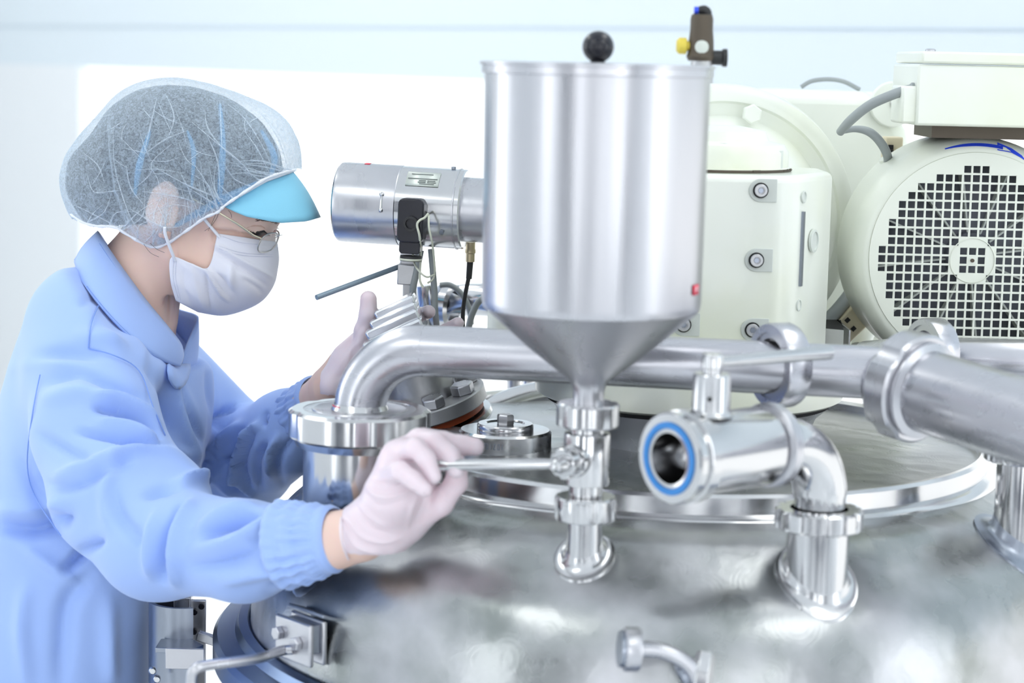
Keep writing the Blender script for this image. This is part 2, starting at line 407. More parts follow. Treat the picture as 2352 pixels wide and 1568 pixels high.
def ring_clamp(px, py, Y, ax, ro, ri, w, label, nm='pipe_clamp'):
    o = pt(px, py, Y)
    c = thing(nm, o, label, 'pipe clamp')
    MB().lathe([(ri, -w/2), (ro*.97, -w/2), (ro, -w*.38), (ro, w*.38), (ro*.97, w/2), (ri, w/2)], o, ax, 64, close=True).build('ring', 'pipe', c)
    MB().lathe([(ri-.006, -w*.42), (ri, -w*.42), (ri, w*.42), (ri-.006, w*.42)], o, ax, 64, close=True).build('liner', 'satin', c)
    return c
ring_clamp(1790, 838, 2.09, (.91, .41, 0), .0430, .0335, .026, 'wide steel ring around the long pipe, left of the big union')

# ---------------- big union and thick pipe towards the right
gax = pt(2352, 970, 1.99)-pt(2130, 897, 2.03); gax[2] = (1.6-1.6)*0+gax[2]*.15; gax /= np.linalg.norm(gax)
gax = np.array([.80, -.60, -.02]); gax /= np.linalg.norm(gax)
g0 = pt(2118, 895, 2.03)
bp = thing('large_pipe', g0, 'thick brushed steel pipe with a big union nut running out at the right edge', 'pipe')
gd = pt(2352, 968, 1.93)-g0; gd /= np.linalg.norm(gd)
MB().tube([g0-gd*.01, g0+gd*.3], .0405, 56).build('pipe', 'pipe', bp, sharp=60)
nut(bp, g0-gd*.030, gd, .0545, .0407, .030, k=4, nd=.05, nw_=.12, a0=.9, ma='satin')
MB().lathe([(.0407, 0), (.046, 0), (.048, .003), (.048, .006), (.0407, .009)], g0, gd, 64, close=True).build('gasket_collar', 'satin', bp)
# reducer to the transfer pipe
gb = g0-gd*.03
MB().tube([end-hd*.002, end+hd*.012, gb*.5+(end+hd*.012)*.5, gb, gb+gd*.01], [.0268, .0275, .034, .0405, .0405], 48, smooth=6).build('reducer', 'pipe', bp, sharp=60)
# second pipe behind
b0, b1 = pt(2090, 822, 2.3), pt(2480, 830, 2.3)
bk = thing('rear_pipe', b0, 'brushed steel pipe passing behind the big union, in front of the fan grille', 'pipe')
MB().tube([pt(1990, 830, 2.36), b0, b1], .0235, 40).build('pipe', 'pipe', bk, sharp=60)
ring_clamp(2140, 806, 2.27, (.91, .41, 0), .0365, .029, .024, 'steel ring showing above the big union, in front of the fan grille')

# stub at the right edge under the thick pipe
SY = 2.13
sc_ = pt(2345, 1060, SY); SX = sc_[0]
rs = thing('pipe_stub', (SX, SY, float(domez(SX, SY))), 'dark polished steel stub under the thick pipe at the right edge', 'pipe fitting')
MB().lathe([(.0245, float(domez(SX, SY))-.04), (.0245, zat(2345, 1045, SY)), (.02, zat(2345, 1045, SY)), (.02, float(domez(SX, SY))-.04)], (SX, SY, 0), n=48, close=True).build('pipe', 'steel', rs)
nut(rs, (SX, SY, zat(2345, 1058, SY)), (0, 0, 1), .038, .024, .019, k=10, nd=.06, nw_=.12)
pad(SX, SY, .0245, .02, .018).build('weld_pad', 'darksteel', rs, sharp=60)
MB().lathe([(.024, zat(2345, 1045, SY)-.002), (.024, zat(2345, 1000, SY)+.02)], (SX, SY, 0), n=40).build('neck', 'steel', rs)

# ---------------- right hand angle valve
QY = 1.97
qc = pt(1876, 1300, QY); QX = qc[0]
def qz(py): return zat(1876, py, QY)
qs = thing('pipe_stub', (QX, QY, float(domez(QX, QY))), 'thick polished steel stub on the dome below the open valve', 'pipe fitting')
zb = float(domez(QX, QY))
MB().lathe([(.0298, zb-.06), (.0298, qz(1200)), (.026, qz(1200)), (.026, zb-.06)], (QX, QY, 0), n=64, close=True).build('pipe', 'steel', qs)
pad(QX, QY, .0298, .0105, .012).build('weld_pad', 'steel', qs, sharp=60)
nut(qs, (QX, QY, qz(1212)), (0, 0, 1), .0425, .0280, qz(1166)-qz(1212), k=14, nd=.08, nw_=.22)
vf = pt(1537, 1053, 1.855)
va = np.array([.78, .625, 0.]); va /= np.linalg.norm(va)
Lb = .118
bv = thing('angle_valve', (QX, QY, qz(1166)), 'open steel ball valve with blue ring seal, lever on top and elbow at the back', 'valve')
vo = vf
rb = .0375
MB().lathe([(.0235, .0), (.0262, -.0006), (.0262, .0), (.0335, .0), (.0405, .0), (.0420, .0015), (.0420, .009), (.0395, .011), (.0395, .0135), (.0430, .015), (.0430, .026), (.0405, .028), (rb, .029), (rb, Lb-.004),
            (rb-.001, Lb-.002), (.033, Lb), (.0235, Lb), (.0235, .03)], vo, va, 80, close=True).build('body', 'steel', bv, sharp=35)
MB().lathe([(.0272, -.0008), (.0280, -.0020), (.0326, -.0020), (.0335, -.0008), (.0326, .001), (.0272, .001)], vo, va, 64, close=True).build('seal', 'blue', bv)
MB().sphere(vo+va*.075, .0228, 32).build('ball', 'steel', bv, sharp=80)
MB().sphere(vo+va*.048+np.array([.006, 0, -.012]), .007, 20).build('stem_end', 'steel', bv, sharp=80)
ve = vo+va*Lb
MB().lathe([(.025, 0), (.036, 0), (.040, .003), (.040, .012), (.036, .016), (.029, .018), (.025, .018)], ve+va*.003, va, 64, close=True).build('clamp', 'satin', bv)
# elbow
eb0 = ve+va*.018
zt = eb0[2]
need = np.array([QX, QY, 0])-np.array([eb0[0], eb0[1], 0]); dd = float(need@va)
Re = max(.03, dd)
Fe = np.stack([va, [0, 0, 1], np.cross(va, [0, 0, 1])], 1)
ec = np.array([QX, QY, zt-Re])-va*Re
ep = [eb0-va*.004]+arc(ec, Re, PI/2, 0, 18, Fe)+[np.array([QX, QY, qz(1180)])]
MB().tube(ep, [.0270]*2+[.0262]*18+[.0245]*2, 48).build('elbow', 'steel', bv, sharp=60)
# bonnet and lever
bo = pt(1642, 935, 1.93); bo = vo+va*.050; bo = np.array([bo[0], bo[1], zt+rb-.002])
hh = zat(1645, 845, 1.92)-bo[2]
MB().lathe([(.021, 0), (.019, .002), (.0175, .005), (.0172, hh-.002), (.016, hh)], bo, (0, 0, 1), 48).build('bonnet', 'steel', bv)
MB().lathe([(.0022, -.0003), (.0022, .0012)], bo+np.array([-.003, -.0172, hh*.45]), (0, -1, 0), 16).build('drain_hole', 'hole', bv)
MB().lathe([(.0085, hh), (.0085, hh+.004), (.0100, hh+.005), (.0100, hh+.016), (.009, hh+.018)], bo, (0, 0, 1), 32).build('stem', 'steel', bv)
l0 = bo+np.array([.003, 0, hh+.010]); l1 = pt(1905, 806, 1.98); l1[2] = l0[2]-.001
ld = (l1-l0)/np.linalg.norm(l1-l0)
MB().tube([l0, l0+ld*.02, l0+ld*.10, l1], [.0045, .0052, .0062, .0068], 20).build('lever', 'steel', bv)

# ---------------- small round cover with hex bolt
RY = 2.33
rc = pt(1160, 1010, RY)
RX = rc[0]; z0 = 1.167
rcov = thing('bolted_cover', (RX, RY, z0), 'low round steel cover with a hex bolt on the lid, behind the gloved hand', 'cover')
MB().lathe([(.0515, z0-.004), (.0525, z0), (.0525, z0+.018), (.0500, z0+.0205), (0, z0+.0195)], (RX, RY, 0), n=80).build('disc', 'steel', rcov)
MB().lathe([(.040, z0-.01), (.040, z0-.002), (.0525, z0-.001), (.0525, z0-.004), (.043, z0-.01)], (RX, RY, 0), n=80, close=True).build('foot', 'satin', rcov)
MB().lathe([(.0315, z0+.019), (.0320, z0+.020), (.0320, z0+.0255), (.0305, z0+.0275), (.0225, z0+.0275), (.021, z0+.0262), (0, z0+.026)], (RX, RY, 0), n=64).build('washer', 'steel', rcov)
MB().hexa((RX, RY, z0+.026), (0, 0, 1), .0100, .0115, .2).build('bolt', 'satin', rcov)
tx = MB()
for k, (u, kind) in enumerate([(-.44, 0), (-.38, 1), (-.30, 2), (-.22, 0), (-.13, 1), (-.06, 2)]):
    def ep_(du, dz):
        t = u+du; return (RX+.0528*math.sin(t), RY-.0528*math.cos(t), z0+.009+dz)
    segs = [[(-.02, .003), (.02, .003)], [(.02, .003), (-.02, -.003)], [(-.02, -.003), (.02, -.003)]] if kind == 0 else \
        ([[(-.018, .003), (.018, .003)], [(.018, .003), (.018, -.003)], [(.018, -.003), (-.018, -.003)], [(-.018, -.003), (-.018, .003)]] if kind == 1 else [[(0, -.003), (0, .003)]])
    for a, b in segs: tx.tube([ep_(*a), ep_(*b)], .0004, 6)
tx.build('stamped_marks', 'darksteel', rcov)

# ---------------- tilted bolted flange (sight glass) behind the bent pipe
GY = 2.52
nrm = np.array([-.26, -.12, .96]); nrm /= np.linalg.norm(nrm)
gc = pt(975, 940, GY)
pxm = GY/FPX
sg = thing('tilted_flange', gc-nrm*.03, 'tilted round steel flange with hex bolts and orange gasket behind the pipe bend', 'flange')
GR = .078
MB().lathe([(.0, .0), (GR*.98, .0), (GR, .0015), (GR, .0165), (GR*.98, .018), (0, .018)], gc-nrm*.002, nrm, 96).build('flange', 'cast', sg)
MB().lathe([(GR*.92, -.008), (GR*.92, 0)], gc-nrm*.003, nrm, 64).build('gasket', 'orange', sg)
MB().lathe([(.06, -.02), (GR*1.02, -.020), (GR*1.04, -.016), (GR*1.02, -.011), (.06, -.010)], gc-nrm*.003, nrm, 96).build('lower_ring', 'steel', sg)
MB().lathe([(.046, .014), (.044, .022), (.041, .050), (.040, .068), (0, .069)], gc-nrm*.004, nrm, 64).build('neck', 'cast', sg)
MB().lathe([(.055, -.02), (.052, -.055), (.06, -.11)], gc, nrm, 64).build('tube', 'steel', sg)
Fg = frame(nrm)
for a in np.arange(8)*PI/4+.33:
    o = gc+nrm*.016+Fg[:, 0]*.060*math.cos(a)+Fg[:, 1]*.060*math.sin(a)
    b = MB().hexa(o, nrm, .0145, .013, a*.7).build('bolt', 'satin', sg, bevel=.0006)
    MB().lathe([(.0055, -.03), (.0055, .001)], o, nrm, 16).build('shank', 'darksteel', b)

# ---------------- clamp bracket with handle bar at lower left
KY = 2.07
kc = pt(676, 1470, KY)
kb = thing('lid_clamp', kc+np.array([0, 0, -.03]), 'bolted steel clamp block with a bent handle bar on the tank rim', 'clamp')
kf = np.array([-.72, -.69, 0]); kf /= np.linalg.norm(kf)
kr = np.array([.69, -.72, 0.]); kr /= np.linalg.norm(kr)
kr = pt(735, 1490, 2.03)-pt(616, 1445, 2.10); kr /= np.linalg.norm(kr)
kn = np.cross(kr, [0, 0, 1]); kn /= np.linalg.norm(kn)
if kn[1] > 0: kn = -kn
ku = np.cross(kr, kn); ku = ku if ku[2] > 0 else -ku
Fk = np.stack([kr, kn, ku], 1)
MB().box(kc, (.062, .006, .044), Fk).build('front_plate', 'satin', kb, bevel=.002)
MB().box(kc-kn*.018, (.058, .006, .046), Fk).build('rear_plate', 'satin', kb, bevel=.002)
MB().box(kc-kn*.009+ku*.004, (.048, .012, .030), Fk).build('block', 'darksteel', kb, bevel=.001)
MB().box(kc-kn*.022+ku*.026, (.062, .018, .004), Fk@np.array([[1, 0, 0], [0, .94, -.34], [0, .34, .94]])).build('top_lip', 'darksteel', kb, bevel=.001)
for dx, dz in ((-.021, .004), (.012, .000)):
    MB().hexa(kc+kr*dx+ku*dz+kn*.003, kn, .0075, .007, .3).build('bolt', 'satin', kb, bevel=.0005)
hp = [kc+kn*.004+kr*.004-ku*.008, kc+kn*.016-kr*.002-ku*.009, pt(590, 1512, 2.01), pt(478, 1527, 1.97), pt(448, 1537, 1.96), pt(440, 1560, 1.96), pt(438, 1640, 1.96), pt(438, 1720, 1.96)]
MB().tube(hp, .0052, 20, smooth=5).build('handle_bar', 'satin', kb, sharp=60)

# ---------------- lifting housing behind, at lower left
CY = 2.32
def cp(px, py, Y=CY): return pt(px, py, Y)
hs = thing('lift_column', pt(420, 1500, CY)*np.array([1, 1, 0]), 'curved steel column housing between the blue coat and the tank', 'machine column')
cx_, cy_ = float(pt(425, 1500, 2.36)[0]), 2.36
def carc(r, a0, a1, z0, z1, th_=.004, n=24):
    t = np.linspace(a0, a1, n); R = []
    for z in (z0, z1):
        pass
    out = np.array([[cx_+r*math.cos(x), cy_+r*math.sin(x)] for x in t]); inn = np.array([[cx_+(r-th_)*math.cos(x), cy_+(r-th_)*math.sin(x)] for x in t[::-1]])
    return MB().prism(np.concatenate([out, inn]), (0, 0, z0), np.eye(3), z1-z0)
ztp = zat(380, 1375, 2.36)
carc(.042, PI*.55, PI*1.62, .05, ztp, .005).build('curved_shell', 'darksteel', hs, sharp=30)
MB().box(pt(395, 1425, 2.40)-np.array([0, 0, .42]), (.026, .006, .9)).build('back_plate', 'satin', hs, bevel=.001)
MB().box(pt(421, 1425, 2.385)-np.array([0, 0, .42]), (.020, .02, .9)).build('guide_rail', 'satin', hs, bevel=.001)
MB().box(pt(376, 1425, 2.395)-np.array([0, 0, .42]), (.005, .01, .9)).build('slot', 'hole', hs)
MB().box(pt(456, 1425, 2.39)-np.array([0, 0, .04]), (.018, .008, .13)).build('hole_plate', 'satin', hs, bevel=.001)
for p in ((447, 1405), (463, 1392), (446, 1450)):
    MB().lathe([(.0035, 0), (.0035, .002)], pt(*p, 2.384), (0, -1, 0), 16).build('bolt', 'black', hs)
MB().prism([(-.026, -.018), (.018, -.018), (.026, 0), (.012, .02), (-.026, .02)], pt(415, 1490, 2.30), np.eye(3), .006).build('step_plate', 'darksteel', hs, bevel=.001)
MB().box(pt(425, 1512, 2.28), (.044, .004, .024)).build('step_front', 'satin', hs, bevel=.001)
MB().box(pt(478, 1466, 2.36), (.026, .012, .010), frame((.3, 0, 1), (0, 1, 0))).build('bracket_arm', 'satin', hs, bevel=.001)
for p in ((350, 1537), (360, 1556)):
    MB().lathe([(.0040, 0), (.0045, .002), (.0045, .006), (.003, .008)], pt(*p, 2.305), (.2, -1, 0), 20).build('screw', 'steel', hs)

# ---------------- front spout near the bottom edge
FY = 1.86
fs = thing('spray_nozzle', pt(1600, 1600, FY), 'small bent steel tube with hex ends near the bottom edge', 'pipe fitting')
f0 = pt(1448, 1500, FY)
fd = pt(1640, 1555, FY+.02)-pt(1448, 1488, FY); fd = np.array([1, .12, -.05]); fd /= np.linalg.norm(fd)
MB().lathe([(.012, 0), (.0195, .0), (.0205, .001), (.0205, .013), (.0195, .0145), (.012, .0145)], pt(1432, 1490, FY), fd, 48, close=True).build('end_ring', 'satin', fs)
MB().lathe([(.009, -.004), (.017, -.004), (.017, .010), (.009, .012)], pt(1432, 1490, FY), fd, 32).build('end_plug', 'darksteel', fs)
sp = [pt(1460, 1490, FY), pt(1510, 1492, FY), pt(1555, 1508, FY), pt(1592, 1540, FY), pt(1612, 1600, FY), pt(1618, 1700, FY)]
MB().tube(sp, .0075, 24, smooth=6).build('tube', 'satin', fs, sharp=60)
MB().tube([pt(1622, 1500, FY+.01), pt(1612, 1545, FY), pt(1606, 1600, FY), pt(1604, 1690, FY)], [.009, .011, .0115, .0115], 6).build('hex_body', 'steel', fs, bevel=.001)
MB().lathe([(.010, 0), (.013, .002), (.013, .008), (.010, .010)], pt(1560, 1556, FY+.01), (.9, .1, .5), 32).build('collar', 'darksteel', fs)
# ================================================================ gearbox on its base
GBX = pt(1580, 900, 2.42)[0]
BY = 2.42
gb_ = thing('gearbox', (GBX, BY, 1.17), 'big white painted gearbox with bolted front plate standing on a round base', 'gearbox')
def bz(py, Y=2.24): return zat(1580, py, Y)
zb0, zb1 = bz(962), bz(868)
MB().lathe([(.0, zb0), (.174, zb0), (.179, zb0+.003), (.179, zb1-.010), (.177, zb1-.007), (.1765, zb1-.006), (.179, zb1-.005), (.178, zb1), (0, zb1)], (GBX, BY, 0), n=128).build('base_flange', 'white', gb_)
MB().lathe([(.165, zb0-.006), (.168, zb0-.001)], (GBX, BY, 0), n=128).build('base_gasket', 'hole', gb_)
MB().lathe([(.135, 1.160), (.138, 1.168), (.150, zb0-.02), (.166, zb0-.006), (.16, zb0-.004)], (GBX, BY, 0), n=128, cap=False).build('steel_neck', 'satin', gb_, sharp=60)
FY_ = 2.285
xl, xr, xc = pt(1122, 600, FY_)[0], pt(1782, 600, FY_)[0], pt(1905, 560, 2.40)[0]
zt_, zl = zat(1700, 402, FY_), zat(1700, 868, FY_)
MB().prism([(xl, 2.30), (xl+.01, FY_), (xr-.006, FY_), (xr+.012, FY_+.006), (pt(1838, 600, 2.305)[0], 2.312), (xc, 2.40), (xc, 2.49), (xl, 2.49)], (0, 0, zl), np.eye(3), zt_-zl).build('housing', 'white', gb_, bevel=.008, seg=4)
def bolt_recess(px, py, slot=1):
    o = pt(px, py, FY_)
    rz = MB(); r = .0095*1.35
    out = [(r*math.cos(t), r*math.sin(t)) for t in np.linspace(PI/2, 3*PI/2, 14)]+[(.018, -r), (.018, r)]
    F = np.stack([[1, 0, 0], [0, 0, 1], [0, -1, 0]], 1)
    rc_ = rz.prism(out, o+np.array([0, .0005, 0]), F, .0018).build('bolt_seat', 'grey_paint', gb_, bevel=.0006)
    MB().lathe([(.0085, .0015), (.0085, .0024), (0, .0024)], o, (0, -1, 0), 32).build('recess', 'hole', rc_)
    MB().lathe([(.0070, .001), (.0070, .0055), (.0064, .0062), (.0042, .0062), (.0040, .0042), (0, .0042)], o, (0, -1, 0), 32).build('socket_bolt', 'cast', rc_)
    MB().lathe([(.0034, .0042), (.0030, .0046), (0, .0046)], o, (0, -1, 0), 6).build('socket', 'darksteel', rc_)
for p in ((1747, 437), (1737, 597), (1728, 757), (1570, 745), (1390, 745)): bolt_recess(*p)
# dark slot and round plug on the chamfer
ch = pt(1838, 572, 2.312)
dch = np.array([xc-pt(1838, 600, 2.305)[0], 2.40-2.312, 0]); dch /= np.linalg.norm(dch)
nch = np.array([dch[1], -dch[0], 0])
Fch = np.stack([dch, nch, [0, 0, 1]], 1)
MB().box(ch+nch*.0005+dch*.003, (.0055, .004, .083), Fch).build('gap', 'darksteel', gb_)
for p, Y_, r in (((1866, 553), 2.345, .013),):
    MB().lathe([(r, -.001), (r, .002), (r*.8, .0025), (r*.78, .0008), (0, .0008)], pt(*p, Y_)+nch*.001, nch, 40).build('sight_plug', 'grey_paint', gb_)
for p in ((1842, 452), (1830, 700)):
    MB().lathe([(.007, -.001), (.007, .001), (.0055, .0015), (.005, .0), (0, .0)], pt(*p, 2.316)+nch*.002, nch, 32).build('plug', 'grey_paint', gb_)
# round top cover with plug and chipped paint
tcx, tcy = pt(1640, 350, 2.40)[0], 2.40
ztc = zt_
MB().lathe([(.0, ztc-.002), (.086, ztc-.002), (.088, ztc+.001), (.088, ztc+.004), (.085, ztc+.005), (.085, ztc+.022), (.080, ztc+.030), (.062, ztc+.034), (.058, ztc+.045), (.03, ztc+.050), (0, ztc+.050)], (tcx, tcy, 0), n=96).build('top_cover', 'white', gb_)
MB().lathe([(.0885, ztc+.0005), (.0888, ztc+.002), (.0885, ztc+.0035)], (tcx, tcy, 0), n=96, cap=False).build('cover_joint', 'bronze', gb_)
po = pt(1662, 338, 2.345)
MB().lathe([(.017, -.010), (.0175, -.003), (.0175, .001), (.015, .003), (0, .003)], po+np.array([0, 0, .002]), (0, 0, 1), 32).build('drain_plug', 'satin', gb_)
for px, py in ((1745, 358), (1782, 349)):
    MB().lathe([(.0085, -.02), (.0085, .0015), (0, .0018)], pt(px, py, 2.36), (0, 0, 1), 24).build('cap_screw', 'grey_paint', gb_)
chips = MB()
for k in range(16):
    a = rng.uniform(-1.4, 1.4); r = .0888
    x, y = tcx+r*math.sin(a), tcy-r*math.cos(a)
    chips.box((x, y, ztc+.003+rng.uniform(-.001, .001)), (rng.uniform(.002, .012), .0012, rng.uniform(.0008, .0022)), frame((0, 0, 1), (x-tcx, y-tcy, .001)))
chips.build('paint_chips', 'bronze', gb_)

# large round flange and rear housing
RHY = 2.66
fc = pt(1655, 512, 2.58)
rh = thing('gear_housing', (fc[0], RHY, zb1), 'large white round-flanged gear housing behind the front gearbox', 'gearbox')
axr = (0.10, -1, 0)
MB().lathe([(0, -.09), (.165, -.09), (.170, -.082), (.171, -.04), (.171, -.012), (.168, .0), (.160, .004), (.150, .003), (.147, -.001), (.132, -.004), (.124, .010), (.110, .045), (.095, .062), (0, .065)], fc, axr, 128).build('round_flange', 'white', rh)
for px, py in ((1725, 262), (1950, 517), (1905, 330), (1880, 690)):
    if px in (1905, 1880): continue
    MB().hexa(pt(px, py, 2.57), axr, .0125, .010, .4).build('bolt', 'white', rh, bevel=.0008)
# rear plate
P = [(1500, 198), (1985, 210), (2040, 232), (2085, 300), (2110, 420), (2110, 840), (1500, 840)]
pp = [pt(a, b, 2.74) for a, b in P]
MB().prism([(q[0], q[2]) for q in pp], (0, 2.74, 0), np.stack([[1, 0, 0], [0, 0, 1], [0, 1, 0]], 1), .16).build('rear_body', 'white', rh, bevel=.018, seg=4)
MB().lathe([(.030, -.002), (.028, .006), (.008, .008), (0, .008)], pt(2050, 240, 2.735), (0, -1, 0), 48).build('boss', 'white', rh)
MB().hexa(pt(2055, 237, 2.728), (0, -1, 0), .006, .006).build('bolt', 'satin', rh)
# lower inspection area
ob = thing('open_steel_tray', pt(1885, 800, 2.47), 'small open black steel tray between gearbox and fan motor', 'tray')
tz = zat(1885, 740, 2.5)
MB().prism([(pt(1822, 740, 2.50)[0], 2.46), (pt(1935, 745, 2.44)[0], 2.43), (pt(1940, 740, 2.5)[0], 2.53), (pt(1822, 740, 2.5)[0], 2.53)], (0, 0, tz-.002), np.eye(3), .002).build('inside', 'hole', ob)
MB().prism([(pt(1800, 740, 2.50)[0], 2.462), (pt(1935, 745, 2.44)[0], 2.432), (pt(1935, 745, 2.44)[0], 2.428), (pt(1800, 740, 2.5)[0], 2.458)], (0, 0, tz-.05), np.eye(3), .050).build('front_wall', 'cast', ob)
MB().box((pt(1937, 745, 2.48)[0], 2.48, tz-.025), (.002, .10, .05)).build('side_wall', 'cast', ob)
MB().box((pt(1870, 745, 2.48)[0], 2.48, tz-.049), (.06, .09, .003)).build('bottom', 'cast', ob)

# ================================================================ electric motor with fan cover
EY = 2.45
mc = pt(2236, 592, EY)
ea = np.array([.02, -1, .0]); ea /= np.linalg.norm(ea)
mo = thing('fan_motor', mc-np.array([0, -.12, .145]), 'white electric motor with square-holed round fan grille and terminal box', 'motor')
Ro = .1420
MB().lathe([(.1228, -.0012), (.124, -.0003), (.131, -.003), (.138, -.011), (.1415, -.022), (.1420, -.035), (.1420, -.11), (.1395, -.11), (.1395, -.03), (.134, -.012), (.1228, -.003)], mc, ea, 128, close=True).build('fan_cover', 'white2', mo, sharp=60)
Fm = np.stack([[1, .02, 0], [0, 0, 1], ea], 1)
p_ = 20.9*EY/FPX; hs_ = p_*.385
gr = MB(); Rg = 10.1*p_
c0 = np.array([(2233-2236)*EY/FPX, (592-598)*EY/FPX])
def quad(mb, x0, x1, y0, y1, z=0.):
    v = [mc+(Fm[:, 0]*a+Fm[:, 1]*b)+Fm[:, 2]*z for a, b in ((x0, y0), (x1, y0), (x1, y1), (x0, y1))]
    mb.add(v, [[0, 1, 2, 3]])
N = 13
rot = math.radians(0.0)
for i in range(-N, N+1):
    for j in range(-N, N+1):
        x, y = c0[0]+i*p_, c0[1]+j*p_
        d = math.hypot(i, j)*p_
        if d >= Rg: continue
        hole = d < Rg and (d > 58*EY/FPX or (abs(i) <= 1 and abs(j) <= 1 and (i or j)))
        if i == 0 and j == 0: hole = False
        E_ = (-p_/2, -hs_, hs_, p_/2)
        for a in range(3):
            for b in range(3):
                if hole and a == 1 and b == 1: continue
                quad(gr, x+E_[a], x+E_[a+1], y+E_[b], y+E_[b+1])
gob = gr.build('grille', 'white2', mo, solid=.0016, sharp=20)
import bmesh
bm = bmesh.new(); bm.from_mesh(gob.data); bmesh.ops.remove_doubles(bm, verts=bm.verts, dist=1e-5)
off = Vector((ORG[gob.name]-mc).tolist()); f0_, f1_ = Vector(Fm[:, 0].tolist()), Vector(Fm[:, 1].tolist())
def onb(e):
    md = (e.verts[0].co+e.verts[1].co)/2+off; u, w = (md.dot(f0_)-c0[0])/p_+.5, (md.dot(f1_)-c0[1])/p_+.5
    return min(abs(u-round(u)), abs(w-round(w))) < .02
ring_e = [e for e in bm.edges if e.is_boundary and onb(e)]
cv = [bm.verts.new(Vector((mc+(Fm[:, 0]*math.cos(t)+Fm[:, 1]*math.sin(t))*.1233).tolist())-Vector(ORG[gob.name].tolist())) for t in np.linspace(0, 2*PI, 96, endpoint=False)]
ring_e += [bm.edges.new((cv[i], cv[(i+1) % 96])) for i in range(96)]
bmesh.ops.triangle_fill(bm, use_beauty=True, edges=ring_e, normal=Vector(ea.tolist()))
bmesh.ops.recalc_face_normals(bm, faces=bm.faces); bm.to_mesh(gob.data); bm.free()
# annulus joining grille and cover, just behind the grille face
n_ = 96; t_ = np.linspace(0, 2*PI, n_, endpoint=False)
MB().lathe([(.0262, -.0002), (.0272, .0012), (.0262, .002)], mc+Fm[:, 0]*c0[0]+Fm[:, 1]*c0[1], ea, 48, cap=False).build('hub_ring', 'white2', mo)
MB().lathe([(.0022, 0), (.0022, .003), (0, .003)], mc+Fm[:, 0]*c0[0]+Fm[:, 1]*c0[1], ea, 16).build('centre_screw', 'bronze', mo)
# fan
fo = mc-ea*.018
fan = MB().lathe([(.0, -.03), (.125, -.034), (.125, -.031), (.03, -.006), (.028, .002), (0, .003)], fo, ea, 64).build('fan', 'fan', mo, sharp=40)
for k in range(12):
    t = k*PI/6+.13; u = Fm[:, 0]*math.cos(t)+Fm[:, 1]*math.sin(t)
    MB().box(fo+u*.075-ea*.014, (.095, .0022, .026), np.stack([u, np.cross(ea, u), ea], 1)).build('blade', 'grey_paint', fan)
MB().lathe([(0, -.115), (.112, -.115), (.115, -.05), (.112, -.048), (0, -.048)], mc, ea, 64).build('motor_body', 'white', mo)
# blue arrow on the cover edge
aw = MB(); Ra = .1335
def apt(t, r, lift=.0006):
    z = np.interp(r, [.124, .131, .138, .1415], [0, -.003, -.011, -.022])
    return mc+Fm[:, 0]*r*math.sin(t)+Fm[:, 1]*r*math.cos(t)+ea*(z+lift)
ts = np.linspace(-.30, .22, 16)
row = []
for i, t in enumerate(ts):
    w = np.interp(t, [-.30, -.1, .10, .22], [.0006, .0016, .0018, .0018])
    row.append((apt(t, .1325-w), apt(t, .1325+w)))
aw.add(np.array(row).reshape(-1, 3), [[2*i, 2*i+1, 2*i+3, 2*i+2] for i in range(15)])
hd_ = [apt(.17, .1375), apt(.17, .1325), apt(.17, .1275), apt(.30, .1325), apt(.36, .1315), apt(.44, .1290)]
aw.add([apt(.17, .1375), apt(.17, .1285), apt(.30, .1300), apt(.40, .1285), apt(.46, .1275), apt(.40, .1315), apt(.30, .1350)], [[0, 1, 2, 6], [2, 3, 5, 6], [3, 4, 5]])
aw.build('arrow_sticker', 'bluearrow', mo)
# terminal box
x0, x1 = pt(2113, 200, 2.40)[0], pt(2440, 200, 2.40)[0]
zq0, zq1, zq2 = zat(2230, 291, 2.40), zat(2230, 150, 2.40), zat(2230, 122, 2.40)
tb = MB().prism([(x0-.003, 2.40), (x1, 2.40), (x1, 2.56), (x0-.003, 2.56)], (0, 0, zq0), np.eye(3), zq1-zq0).build('terminal_box', 'white', mo, bevel=.003, seg=3)
MB().prism([(x0, 2.397), (x1, 2.397), (x1, 2.563), (x0, 2.563)], (0, 0, zq1+.001), np.eye(3), zq2-zq1).build('box_lid', 'white', tb, bevel=.003, seg=3)
MB().box((x0-.008, 2.44, (zq0*2+zq1)/3), (.022, .07, (zq1-zq0)*.62)).build('side_lug', 'white', tb, bevel=.003)
MB().lathe([(.006, -.002), (.006, .002), (.004, .003)], (x0+.012, 2.41, zq2+.001), (0, 0, 1), 20).build('lid_screw', 'satin', tb)
MB().lathe([(.0075, 0), (.0075, .008), (.0055, .010)], (x0+.002, 2.42, zat(2113, 205, 2.42)), (-1, 0, 0), 24).build('cable_gland', 'cable', tb)
MB().box(((pt(2150, 300, 2.42)[0]+x1)/2, 2.50, zq0-.004), (x1-pt(2150, 300, 2.42)[0], .11, .022)).build('box_gap_shade', 'bronze', mo)  # dark-coloured block standing in for the shaded gap beneath the terminal box
